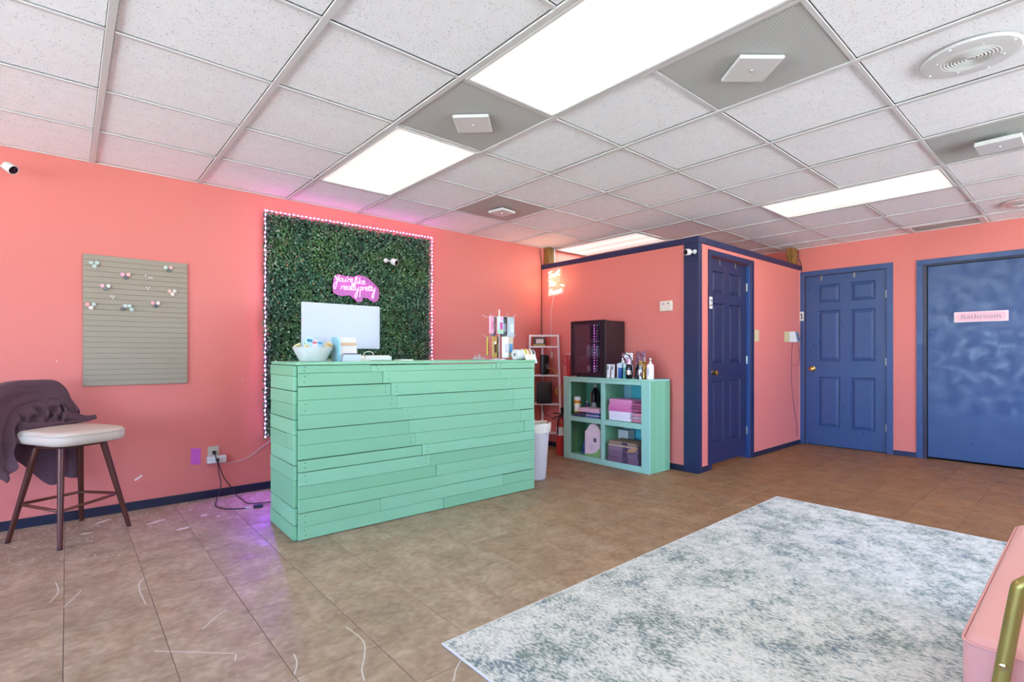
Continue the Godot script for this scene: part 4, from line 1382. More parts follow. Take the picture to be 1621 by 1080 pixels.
func bottle(called: String, label: String, cat: String, at: Vector3, prof: Array, m: Material, cap: Array, mc: Material, squash := 1.0, turn := 0.0, group := "") -> Node3D:
	var t := thing(called, label, cat, at, turn, group)
	obj("body", turned(prof, 24, Transform3D(), squash), m, t)
	if cap.size() > 0:
		obj("cap", turned(cap, 20, Transform3D(), squash), mc, t)
	return t

func band(t: Node3D, called: String, r: float, y0: float, y1: float, m: Material, squash := 1.0) -> void:
	obj(called, turned([Vector2(r - 0.002, y0), Vector2(r, y0 + 0.0005), Vector2(r, y1 - 0.0005), Vector2(r - 0.002, y1)], 24, Transform3D(), squash), m, t)

func cabinet_things() -> void:
	# ---- inside, upper left
	var wp := bottle("wipes_tub", "yellow and white cleaning wipes tub in the cabinet's upper left compartment", "tub", cab(0.125, 0.437, -0.075), [Vector2(0, 0), Vector2(0.032, 0), Vector2(0.034, 0.004), Vector2(0.034, 0.155), Vector2(0.031, 0.16)], M("e8d840", 0.35), [Vector2(0.035, 0.156), Vector2(0.036, 0.16), Vector2(0.035, 0.185), Vector2(0.028, 0.192), Vector2(0, 0.193)], m_white)
	band(wp, "white_label", 0.0346, 0.05, 0.12, M("ece9e2", 0.4))
	band(wp, "orange_band", 0.0347, 0.13, 0.148, M("d9622e", 0.4))
	var bb := bottle("spray_bottle", "tall black bottle with red label in the cabinet's upper left compartment", "bottle", cab(0.205, 0.437, -0.262), [Vector2(0, 0), Vector2(0.05, 0), Vector2(0.054, 0.006), Vector2(0.054, 0.19), Vector2(0.045, 0.24), Vector2(0.022, 0.275), Vector2(0.018, 0.28)], M("101014", 0.3), [Vector2(0.02, 0.28), Vector2(0.021, 0.31), Vector2(0.012, 0.318), Vector2(0, 0.318)], M("c9c6c2", 0.3), 0.7)
	var rl := new_st()
	for k in 10:
		var a0 := PI + 0.2 + k * 0.10
		var p := []
		for an in [a0, a0 + 0.1]:
			for y in [0.12, 0.235]:
				p.append(Vector3(cos(an) * 0.0548, y, sin(an) * 0.0548 * 0.7))
		quad(rl, p[0], p[2], p[3], p[1], Vector3(cos(a0), 0, sin(a0)))
	obj("red_label", rl, M("d8402c", 0.4), bb)
	bottle("purple_bottle", "small purple bottle standing before the black spray bottle in the cabinet", "bottle", cab(0.165, 0.437, -0.18), [Vector2(0, 0), Vector2(0.024, 0), Vector2(0.026, 0.004), Vector2(0.026, 0.10), Vector2(0.012, 0.125), Vector2(0.01, 0.13)], M("3c2a6a", 0.35), [Vector2(0.011, 0.129), Vector2(0.011, 0.142), Vector2(0, 0.143)], m_white)
	bottle("grey_jar", "small grey jar behind the folded shirts in the cabinet", "jar", cab(0.24, 0.437, -0.195), [Vector2(0, 0), Vector2(0.027, 0), Vector2(0.03, 0.005), Vector2(0.03, 0.10), Vector2(0.02, 0.115)], M("a8a8b0", 0.4), [Vector2(0.022, 0.113), Vector2(0.022, 0.128), Vector2(0, 0.129)], M("cacad0", 0.4))
	fold_stack("folded_shirt", "dark grey folded shirt at the bottom of the small stack in the cabinet", "shirt", cab(0.205, 0.438, -0.07), Vector3(0.15, 0.034, 0.15), "4a3f4c", 3, "", "3f5486")
	fold_stack("folded_shirt", "blue folded shirt at right of the small stack in the cabinet", "shirt", cab(0.375, 0.438, -0.07), Vector3(0.15, 0.045, 0.17), "3a5ea6", 3, "", "c8a4b4")
	fold_stack("folded_shirt", "pale pink folded shirt on top of the small stack in the cabinet", "shirt", cab(0.33, 0.487, -0.08), Vector3(0.16, 0.04, 0.27), "dcb4c8", 2)
	# ---- upper right: towels
	var tw := ["bottom", "second from bottom", "third from bottom"]
	for k in 3:
		fold_stack("folded_towel", "%s folded white towel of the stack in the cabinet's upper right compartment" % tw[k], "towel", cab(0.685, 0.438 + k * 0.029, -0.112), Vector3(0.17, 0.029, 0.26), ["f2ecf6", "efe9f4", "f4eef8"][k], 2, "white towels in the cabinet")
	var pk := ["lowest", "second lowest", "third", "topmost"]
	for k in 4:
		fold_stack("folded_towel", "%s folded pink towel on the white ones in the cabinet" % pk[k], "towel", cab(0.688 + (0.006 if k > 1 else 0.0), 0.526 + k * 0.028, -0.116), Vector3(0.18, 0.028, 0.27), ["d976b0", "de82b8", "e08abc", "e294c2"][k], 2, "pink towels in the cabinet")
	for k in 2:
		fold_stack("folded_towel", ["mauve folded cloth at right beside the pink towels in the cabinet", "rose folded cloth lowest at right in the cabinet's upper right compartment"][k], "towel", cab(0.88, 0.438 + (1 - k) * 0.095, -0.11), Vector3(0.16, [0.08, 0.085][k], 0.12), ["a8587c", "cf8aa2"][k], 3, "", ["8d4a66", "b9a0ac"][k])
	# ---- lower left
	bottle("blue_bottle", "small blue cone-shaped bottle in the cabinet's lower left compartment", "bottle", cab(0.185, 0.0565, -0.12), [Vector2(0, 0), Vector2(0.032, 0), Vector2(0.034, 0.005), Vector2(0.03, 0.05), Vector2(0.015, 0.11), Vector2(0.011, 0.115)], M("1f5f9e", 0.3), [Vector2(0.012, 0.115), Vector2(0.012, 0.14), Vector2(0, 0.142)], M("1b4f88", 0.3))
	var pb := thing("product_bag", "pale pink paper bag with green foot in the cabinet's lower left compartment", "bag", cab(0.365, 0.0568, -0.05), -PI / 2 + 0.15)
	obj("bag_body", rbox(new_st(), Vector3(0, 0.125, 0), Vector3(0.175, 0.25, 0.07), 0.008, 3), M("e4cfdc", 0.5), pb)
	obj("bag_top", prism(new_st(), PackedVector2Array([Vector2(-0.085, 0.245), Vector2(0.085, 0.245), Vector2(0.04, 0.31), Vector2(0.0, 0.325), Vector2(-0.04, 0.31)]), 0.04, Transform3D(Basis(), Vector3(0, 0, 0.015))), M("e2d4da", 0.5), pb)
	obj("green_foot", prism(new_st(), PackedVector2Array([Vector2(-0.086, 0.002), Vector2(0.086, 0.002), Vector2(0.086, 0.10), Vector2(0.05, 0.05), Vector2(0.0, 0.03), Vector2(-0.086, 0.022)]), 0.002, Transform3D(Basis(), Vector3(0, 0, 0.0365))), M("7fae6a", 0.5), pb)
	obj("dark_label", box(Vector3(0.03, 0.165, 0.0355), Vector3(0.032, 0.04, 0.002), 0.0), M("5a5560", 0.5), pb)
	for k in 5:
		obj("print_line", box(Vector3(-0.01, 0.12 - k * 0.012, 0.0355), Vector3(0.05 - k * 0.005, 0.003, 0.002), 0.0), M("a890a4", 0.5), pb)
	# ---- lower right
	var gb := thing("green_carton", "white and green carton behind the cardboard boxes in the cabinet", "box", cab(0.60, 0.0565, -0.25), -PI / 2)
	obj("carton", span(new_st(), Vector3(-0.06, 0, -0.05), Vector3(0.06, 0.27, 0.05)), M("d4d8d0", 0.5), gb)
	obj("green_print", box(Vector3(0, 0.10, 0.0505), Vector3(0.118, 0.15, 0.002), 0.0), M("4f9a4a", 0.5), gb)
	var bxs := [[0.05, "6a5068", "dark purple cardboard box at the bottom of the stack in the cabinet"], [0.055, "745a70", "worn purple cardboard box in the middle of the stack in the cabinet"], [0.06, "7d6678", "purple cardboard box with torn tan flap near the top of the cabinet stack"], [0.03, "8a7768", "thin brown carton lying on top of the cabinet stack"]]
	var y := 0.0565
	for k in 4:
		var s: Array = bxs[k]
		var t := thing("cardboard_box", s[2], "box", cab(0.745, y, -0.095), -PI / 2 + [0.02, -0.03, 0.04, -0.02][k], "cardboard boxes in the cabinet")
		var w := 0.345 - k * 0.012
		obj("box_body", box(Vector3(0, s[0] / 2, 0), Vector3(w, s[0] - 0.0006, 0.2), 0.002), M(s[1], 0.7), t)
		obj("tape_strip", box(Vector3(0.03, s[0] / 2, 0.1), Vector3(0.06, s[0] * 0.9, 0.0016), 0.0), M("4a3a52", 0.4), t)
		if k == 2:
			obj("torn_flap", box(Vector3(0.11, s[0] * 0.55, 0.112), Vector3(0.1, 0.003, 0.05), 0.001, Basis(Vector3.RIGHT, 0.8) * Basis(Vector3.BACK, 0.25)), M("b08a64", 0.8), t)
			obj("lid_edge", box(Vector3(0, s[0] - 0.008, 0.101), Vector3(w, 0.012, 0.003), 0.0), M("b59a84", 0.7), t)
		y += s[0]
	# ---- on top
	var T := 0.8355
	var fr := thing("mini_fridge", "black glass-door mini fridge on the mint cabinet", "fridge", cab(0.095, T, -0.005), -PI / 2)
	var blk := M("2c1e22", 0.35)
	var D := 0.34
	var hh := 0.555
	var WW := 0.412
	var cs := new_st()
	span(cs, Vector3(0, 0.012, -D), Vector3(0.02, hh, -0.055))
	span(cs, Vector3(WW - 0.02, 0.012, -D), Vector3(WW, hh, -0.055))
	span(cs, Vector3(0.02, 0.012, -D), Vector3(WW - 0.02, 0.05, -0.055))
	span(cs, Vector3(0.02, hh - 0.03, -D), Vector3(WW - 0.02, hh, -0.055))
	span(cs, Vector3(0.02, 0.05, -D), Vector3(WW - 0.02, hh - 0.03, -D + 0.02))
	obj("case", cs, blk, fr)
	for x in [0.04, WW - 0.04]:
		for z in [-0.07, -D + 0.03]:
			obj("foot", turned([Vector2(0, 0), Vector2(0.015, 0), Vector2(0.015, 0.013), Vector2(0, 0.013)], 12, Transform3D(Basis(), Vector3(x, 0, z))), m_black, fr)
	var df := new_st()
	span(df, Vector3(0, 0.012, -0.05), Vector3(0.032, hh + 0.004, 0))
	span(df, Vector3(WW - 0.034, 0.012, -0.05), Vector3(WW, hh + 0.004, 0))
	span(df, Vector3(0.032, 0.012, -0.05), Vector3(WW - 0.034, 0.045, 0))
	span(df, Vector3(0.032, hh - 0.028, -0.05), Vector3(WW - 0.034, hh + 0.004, 0))
	var door := obj("door", df, M("1b1216", 0.3), fr)
	var gl := StandardMaterial3D.new()
	gl.transparency = BaseMaterial3D.TRANSPARENCY_ALPHA
	gl.albedo_color = Color(0.2, 0.14, 0.24, 0.22)
	gl.roughness = 0.0
	gl.metallic_specular = 0.7
	for z in [-0.012, -0.04]:
		obj("door_glass", span(new_st(), Vector3(0.03, 0.043, z), Vector3(WW - 0.032, hh - 0.026, z + 0.004), 0.0), gl, door)
	obj("handle", span(new_st(), Vector3(WW + 0.001, 0.012, -0.048), Vector3(WW + 0.014, hh + 0.006, -0.02), 0.003), M("3a2a2e", 0.3), door)
	var shw := M("c8ccd4", 0.3, 0.6)
	for yy in [0.20, 0.36]:
		var sh := new_st()
		for k in 9:
			tube(sh, [Vector3(0.022, yy, -0.08 - k * 0.028), Vector3(WW - 0.022, yy, -0.08 - k * 0.028)], 0.002, 5)
		obj("wire_shelf", sh, shw, fr)
	for k in 7:
		var up := k < 4
		var bx0 := cab(0.095 + 0.12 + (k * 0.058 if up else (k - 4) * 0.09), T + (0.205 if up else 0.053), -0.005 - 0.14)
		bottle("water_bottle", ["first from left water bottle on the mini fridge shelf", "second from left water bottle on the mini fridge shelf", "third from left water bottle on the mini fridge shelf", "rightmost water bottle on the mini fridge shelf", "left clear tub at the bottom of the mini fridge", "middle clear tub at the bottom of the mini fridge", "right clear tub at the bottom of the mini fridge"][k], "bottle", bx0, [Vector2(0, 0), Vector2(0.024, 0), Vector2(0.025, 0.004), Vector2(0.025, 0.08 if up else 0.05), Vector2(0.012, 0.11 if up else 0.06)], M("b9c6dc", 0.15) if up else M("d6dae4", 0.2), [Vector2(0.012, 0.109 if up else 0.059), Vector2(0.012, 0.122 if up else 0.07), Vector2(0, 0.123 if up else 0.07)], M("2f58a8", 0.3), 1.0, 0.0, "bottles inside the mini fridge")
	# tumbler
	var tu := bottle("red_tumbler", "red tumbler with a loop handle left of the mini fridge", "tumbler", cab(0.034, T, -0.06), [Vector2(0, 0), Vector2(0.031, 0), Vector2(0.033, 0.004), Vector2(0.034, 0.09), Vector2(0.043, 0.12), Vector2(0.045, 0.22), Vector2(0.043, 0.224)], M("b8343a", 0.35), [Vector2(0.044, 0.221), Vector2(0.04, 0.232), Vector2(0, 0.234)], M("d8c4c6", 0.2))
	obj("handle", bar(smooth([Vector3(0, 0.205, -0.042), Vector3(0, 0.21, -0.075), Vector3(0, 0.19, -0.092), Vector3(0, 0.14, -0.092), Vector3(0, 0.12, -0.075), Vector3(0, 0.125, -0.043)]), 0.006, 8), M("b8343a", 0.35), tu)
	obj("straw", bar([Vector3(0.01, 0.22, 0.0), Vector3(0.012, 0.262, 0.004)], 0.004), M("d8c4c6", 0.2), tu)
	# tubes, bottles, pouches
	for k in 2:
		var t := thing("lotion_tube", ["left of the two white lotion tubes beside the mini fridge", "right of the two white lotion tubes beside the mini fridge"][k], "tube", cab(0.535 + k * 0.052, T, -0.06), -PI / 2, "white lotion tubes")
		obj("cap", turned([Vector2(0, 0), Vector2(0.017, 0), Vector2(0.018, 0.002), Vector2(0.018, 0.03), Vector2(0.016, 0.032)], 18), M("f2ecec", 0.3), t)
		var ts := new_st()
		sheet(ts, 20, 6, func(u, v): return Vector3(cos(u * TAU) * lerpf(0.018, 0.024, v), 0.031 + v * 0.1, sin(u * TAU) * lerpf(0.017, 0.002, v)), 0.0015)
		obj("tube_body", ts, M("e6e1e2", 0.3), t)
		obj("mark", box(Vector3(0, 0.095, 0.0095), Vector3(0.02, 0.035, 0.002), 0.0, Basis(Vector3.RIGHT, -0.15)), M("8a90a0", 0.4), t)
	var cl := M("c4d2e0", 0.08)
	var b1 := bottle("cosmetic_bottle", "slim silver and blue bottle right of the white lotion tubes", "bottle", cab(0.642, T, -0.07), [Vector2(0, 0), Vector2(0.012, 0), Vector2(0.013, 0.002), Vector2(0.013, 0.11)], M("c9d4e4", 0.2, 0.4), [Vector2(0.0135, 0.109), Vector2(0.0135, 0.138), Vector2(0, 0.139)], cl)
	var b2 := bottle("cosmetic_bottle", "blue bottle with clear cap among the cosmetics on the cabinet", "bottle", cab(0.676, T, -0.06), [Vector2(0, 0), Vector2(0.019, 0), Vector2(0.02, 0.003), Vector2(0.02, 0.098), Vector2(0.018, 0.1)], M("1c4f9c", 0.2), [Vector2(0.0195, 0.1), Vector2(0.0195, 0.143), Vector2(0.017, 0.146), Vector2(0, 0.146)], cl)
	var b3 := bottle("cosmetic_bottle", "teal bottle with pale cap between the blue and the dark bottles", "bottle", cab(0.722, T, -0.07), [Vector2(0, 0), Vector2(0.02, 0), Vector2(0.021, 0.003), Vector2(0.021, 0.10), Vector2(0.018, 0.103)], M("5fa8a0", 0.2), [Vector2(0.019, 0.102), Vector2(0.019, 0.14), Vector2(0, 0.142)], M("b8dcdc", 0.1))
	band(b3, "label_band", 0.0215, 0.035, 0.07, M("3a7a80", 0.3))
	var b4 := bottle("cosmetic_bottle", "black and silver bottle with pinkish cap standing before the foil pouches", "bottle", cab(0.776, T, -0.055), [Vector2(0, 0), Vector2(0.028, 0), Vector2(0.03, 0.003), Vector2(0.03, 0.1), Vector2(0.027, 0.125), Vector2(0.018, 0.135)], M("3a3840", 0.12, 0.9), [Vector2(0.019, 0.134), Vector2(0.019, 0.175), Vector2(0.014, 0.19), Vector2(0, 0.192)], M("cfa8c4", 0.15, 0.4))
	band(b4, "silver_band", 0.0305, 0.04, 0.08, M("c6c6d0", 0.1, 0.9))
	var foil := M("b9bcc6", 0.16, 0.95)
	for k in 2:
		var t := thing("foil_pouch", ["left silver foil pouch leaning behind the cosmetic bottles", "right silver and black foil pouch leaning behind the cosmetic bottles"][k], "pouch", cab([0.702, 0.838][k], T, -0.13), -PI / 2 + [0.25, -0.2][k], "silver foil pouches")
		var w: float = [0.115, 0.125][k]
		var h: float = [0.24, 0.255][k]
		var fs := new_st()
		sheet(fs, 14, 18, func(u, v): return Vector3((u - 0.5) * w * lerpf(1.0, 0.92, v) + [0.0, 0.012][k] * v, v * h, 0.024 * sin(PI * u) * (1.0 - v) + 0.007 * sin(u * 11.0 + v * 13.0 + k) * sin(v * PI) + 0.004 * sin(v * 31.0 + u * 7.0)), 0.002)
		sheet(fs, 14, 18, func(u, v): return Vector3((u - 0.5) * w * lerpf(1.0, 0.92, v) + [0.0, 0.012][k] * v, v * h, -0.004 - 0.024 * sin(PI * u) * (1.0 - v)), 0.002)
		obj("pouch_body", fs, foil, t)
		obj("dark_print", box(Vector3(0.02 - k * 0.01, h * 0.4, 0.021), Vector3(0.05, h * 0.32, 0.002), 0.0, Basis(Vector3.BACK, [0.5, -0.5][k]) * Basis(Vector3.RIGHT, -0.1)), M(["b06a78", "22242c"][k], 0.2), t)
	for k in 2:
		var t := bottle("hourglass_bottle", ["gold hourglass-shaped bottle standing behind the chrome one on the cabinet", "chrome and black hourglass-shaped bottle with gold trim on the cabinet"][k], "bottle", cab([0.913, 0.905][k], T, [-0.10, -0.05][k]), [Vector2(0, 0), Vector2(0.026, 0), Vector2(0.026, 0.004), Vector2(0.018, 0.03), Vector2(0.034, 0.075), Vector2(0.018, 0.118), Vector2(0.016, 0.125)], [M("c8a85a", 0.15, 0.9), M("8a8d98", 0.08, 0.95)][k], [Vector2(0.016, 0.124), Vector2(0.016, 0.135), Vector2(0.028, 0.158), Vector2(0.026, 0.162), Vector2(0, 0.16)], M("d8b866", 0.15, 0.9), 0.75)
		if k == 1:
			band(t, "black_waist", 0.0275, 0.056, 0.062, M("141418", 0.2), 0.75)
	var pu := bottle("pump_bottle", "white pump bottle at the right end of the cabinet top", "bottle", cab(0.985, T, -0.085), [Vector2(0, 0), Vector2(0.036, 0), Vector2(0.039, 0.004), Vector2(0.039, 0.118), Vector2(0.033, 0.135), Vector2(0.014, 0.142)], M("efe6e6", 0.3), [Vector2(0.015, 0.141), Vector2(0.015, 0.158), Vector2(0.006, 0.16), Vector2(0.006, 0.178), Vector2(0.013, 0.18), Vector2(0.013, 0.192), Vector2(0, 0.193)], m_white, 0.75)
	obj("spout", bar([Vector3(0, 0.186, 0), Vector3(-0.02, 0.185, 0.012), Vector3(-0.028, 0.179, 0.016)], 0.005, 8), m_white, pu)
	obj("label_print", box(Vector3(-0.0392, 0.07, 0.0), Vector3(0.0015, 0.06, 0.026), 0.0), M("c9c4cc", 0.4), pu)
	# thermostat over the cabinet
	var th := thing("wall_alarm", "cream carbon monoxide alarm on the coral partition", "alarm", Vector3(XP, 1.513, -2.665), -PI / 2)
	obj("case", rbox(new_st(), Vector3(0, 0, 0.014), Vector3(0.135, 0.098, 0.028), 0.012, 4), M("e4d6c4", 0.45), th)
	obj("display", box(Vector3(-0.025, 0.02, 0.0285), Vector3(0.03, 0.014, 0.0015), 0.0), M("c79ab8", 0.2), th)
	obj("test_button", turned([Vector2(0.008, 0), Vector2(0.0075, 0.003), Vector2(0, 0.003)], 14, Transform3D(Basis(Vector3.RIGHT, PI / 2), Vector3(0.028, 0.022, 0.028))), M("6a645e", 0.4), th)
	for k in 2:
		obj("indicator", turned([Vector2(0.003, 0), Vector2(0.0025, 0.0015), Vector2(0, 0.0015)], 8, Transform3D(Basis(Vector3.RIGHT, PI / 2), Vector3(-0.035 + k * 0.06, -0.024, 0.028))), M("9a9088", 0.4), th)

func corner_things() -> void:
	# white corner shelf
	var t := thing("corner_shelf", "white ladder-like corner shelf between the coral walls", "shelf", Vector3(0, 0, 0))
	var wm := M("e2d2d0", 0.5)
	var back := Vector3(4.175, 0, -4.265)
	var top := 1.285
	var la := Vector3(4.0, 0, -4.285)
	var lb := Vector3(3.96, 0, -4.285)
	var ra := Vector3(4.195, 0, -4.03)
	var rb := Vector3(4.18, 0, -3.965)
	var legs := [[lb, la + Vector3(0, top, 0)], [rb, ra + Vector3(0, top, 0)], [back, back + Vector3(0, top, 0)]]
	for l in legs:
		var st := new_st()
		var a: Vector3 = l[0]
		var b: Vector3 = l[1]
		var n := b - a
		bx(st, (a + b) * 0.5, Vector3(0.02, n.length(), 0.024), 0.002, Basis(Quaternion(Vector3.UP, n.normalized())) * Basis(Vector3.UP, 0.8))
		obj("leg", st, wm, t)
	obj("top_rail", box((la + ra) * 0.5 + Vector3(0, top - 0.012, 0), Vector3((la - ra).length(), 0.022, 0.016), 0.002, Basis(Vector3.UP, -atan2(ra.z - la.z, ra.x - la.x))), wm, t)
	for y in [1.155, 0.828, 0.505, 0.18]:
		var k: float = 1.0 - y / top
		var A: Vector3 = la.lerp(lb, k)
		var B: Vector3 = ra.lerp(rb, k)
		var pl := PackedVector2Array([Vector2(A.x, -A.z), Vector2(B.x, -B.z), Vector2(back.x + 0.02, -back.z - 0.05), Vector2(back.x + 0.01, -back.z + 0.02), Vector2(back.x - 0.05, -back.z + 0.02)])
		obj("shelf_board", prism(new_st(), pl, 0.018, Transform3D(Basis(Vector3.RIGHT, -PI / 2), Vector3(0, y, 0))), wm, t)
	var q := Basis(Vector3.UP, -0.86)
	# framed picture box on the top shelf
	var pb := thing("picture_block", "small dark picture block with pink print on the corner shelf's top board", "picture", Vector3(4.075, 1.1555, -4.21), -0.86)
	obj("block", box(Vector3(0, 0.05, 0), Vector3(0.135, 0.10, 0.03), 0.003), M("3a2620", 0.5), pb)
	obj("pink_print", box(Vector3(0.005, 0.055, 0.0155), Vector3(0.085, 0.05, 0.002), 0.0), M("d8bcb4", 0.5), pb)
	obj("gold_foot", box(Vector3(0, 0.011, 0.017), Vector3(0.135, 0.022, 0.006), 0.001), M("b08a3c", 0.5), pb)
	# black devices
	var r1 := thing("router", "black upright router on the corner shelf's second board", "router", Vector3(4.105, 0.8285, -4.16), -0.5)
	obj("case", rbox(new_st(), Vector3(0, 0.115, 0), Vector3(0.10, 0.228, 0.09), 0.028, 4), M("17161a", 0.3), r1)
	obj("port_panel", box(Vector3(0.02, 0.10, 0.0445), Vector3(0.03, 0.05, 0.003), 0.001), M("5a5660", 0.4), r1)
	obj("yellow_cable", bar(smooth([Vector3(0.02, 0.07, 0.045), Vector3(0.05, 0.075, 0.075), Vector3(0.085, 0.05, 0.09), Vector3(0.11, 0.02, 0.10), Vector3(0.12, -0.03, 0.09)]), 0.0035, 6), M("d8b458", 0.5), r1)
	var r2 := thing("modem", "black box-shaped modem on the corner shelf's third board", "modem", Vector3(4.09, 0.5055, -4.15), -0.72)
	obj("case", rbox(new_st(), Vector3(0, 0.12, 0), Vector3(0.17, 0.24, 0.10), 0.01, 3), M("121114", 0.35), r2)
	for yy in [0.08, 0.20]:
		obj("blue_port", box(Vector3(-0.0855, yy, 0.02), Vector3(0.004, 0.03, 0.03), 0.001), M("4a4a8a", 0.4), r2)
	obj("power_cable", bar(smooth([Vector3(-0.02, 0.24, -0.02), Vector3(-0.02, 0.27, -0.04), Vector3(-0.03, 0.31, -0.05)]), 0.004, 6), m_black, r2)
	var yc := obj("cable_coil", bar(ring(Vector3(4.185, 0.64, -4.0), 0.045, Vector3(-1, 0, 0.4), 1.0, 26), 0.006, 6), M("c8a43c", 0.5))
	tag(yc, "yellow cable coil hanging on the right leg of the corner shelf", "cable")
	var bc := new_st()
	tube(bc, smooth([Vector3(4.15, 0.50, -4.22), Vector3(4.13, 0.40, -4.20), Vector3(4.16, 0.34, -4.10), Vector3(4.19, 0.31, -4.0), Vector3(4.19, 0.33, -3.93)]), 0.004, 6)
	tube(bc, smooth([Vector3(4.205, 0.62, -3.95), Vector3(4.21, 0.52, -3.90), Vector3(4.2, 0.42, -3.92), Vector3(4.205, 0.36, -3.86), Vector3(4.2, 0.30, -3.9)]), 0.004, 6)
	bx(bc, Vector3(4.2, 0.42, -3.98), Vector3(0.04, 0.09, 0.05), 0.006)
	tag(obj("black_cables", bc, m_black), "black cables with a plug block beside the corner shelf", "cable")
	# fire extinguisher
	var fe := thing("fire_extinguisher", "red fire extinguisher on the floor left of the mint cabinet", "extinguisher", Vector3(3.94, 0, -3.735))
	obj("cylinder", turned([Vector2(0, 0), Vector2(0.05, 0), Vector2(0.054, 0.006), Vector2(0.054, 0.33), Vector2(0.045, 0.365), Vector2(0.018, 0.385), Vector2(0.018, 0.40)], 24), M("b5352e", 0.3), fe)
	band(fe, "white_label", 0.0548, 0.21, 0.30, M("dcd6d6", 0.4))
	obj("valve", box(Vector3(0, 0.41, 0), Vector3(0.03, 0.03, 0.03), 0.005), m_black, fe)
	obj("handle", bar([Vector3(0.0, 0.425, 0.01), Vector3(-0.03, 0.44, -0.05), Vector3(-0.04, 0.43, -0.085)], 0.007, 8), m_black, fe)
	obj("lever", bar([Vector3(0.0, 0.41, 0.0), Vector3(-0.03, 0.40, -0.05), Vector3(-0.04, 0.385, -0.08)], 0.006, 8), m_black, fe)
	obj("hose", bar(smooth([Vector3(0, 0.415, 0.01), Vector3(-0.05, 0.43, 0.03), Vector3(-0.07, 0.36, 0.02), Vector3(-0.062, 0.22, 0.0)]), 0.008, 8), m_black, fe)
	# waste bin
	var bi := thing("waste_bin", "white waste bin with bag liner behind the counter's right end", "bin", Vector3(3.03, 0, -3.2))
	obj("bin_body", turned([Vector2(0, 0.0), Vector2(0.098, 0.0), Vector2(0.104, 0.006), Vector2(0.134, 0.44), Vector2(0.138, 0.445), Vector2(0.131, 0.448), Vector2(0.10, 0.02), Vector2(0, 0.018)], 36), M("dedad8", 0.4), bi)
	var ln := new_st()
	sheet(ln, 40, 8, func(u, v):
		var a: float = u * TAU
		var w := 0.005 * sin(a * 7.0 + v * 4.0) + 0.003 * sin(a * 13.0)
		var r := lerpf(0.126, 0.143, sin(v * PI * 0.75)) + w
		return Vector3(cos(a) * r, 0.40 + 0.068 * sin(v * PI) + (0.02 * (1.0 - v)) + w * 0.8, sin(a) * r), 0.002)
	obj("bag_liner", ln, M("efe8d8", 0.3), bi)

func ring(c: Vector3, r: float, axis: Vector3, turns: float, n: int) -> Array:
	var b := Basis(Quaternion(Vector3.UP, axis.normalized()))
	var out := []
	for k in n + 1:
		var a := TAU * turns * k / n
		out.append(c + b * Vector3(cos(a) * r, 0.004 * k / n, sin(a) * r))
	return out

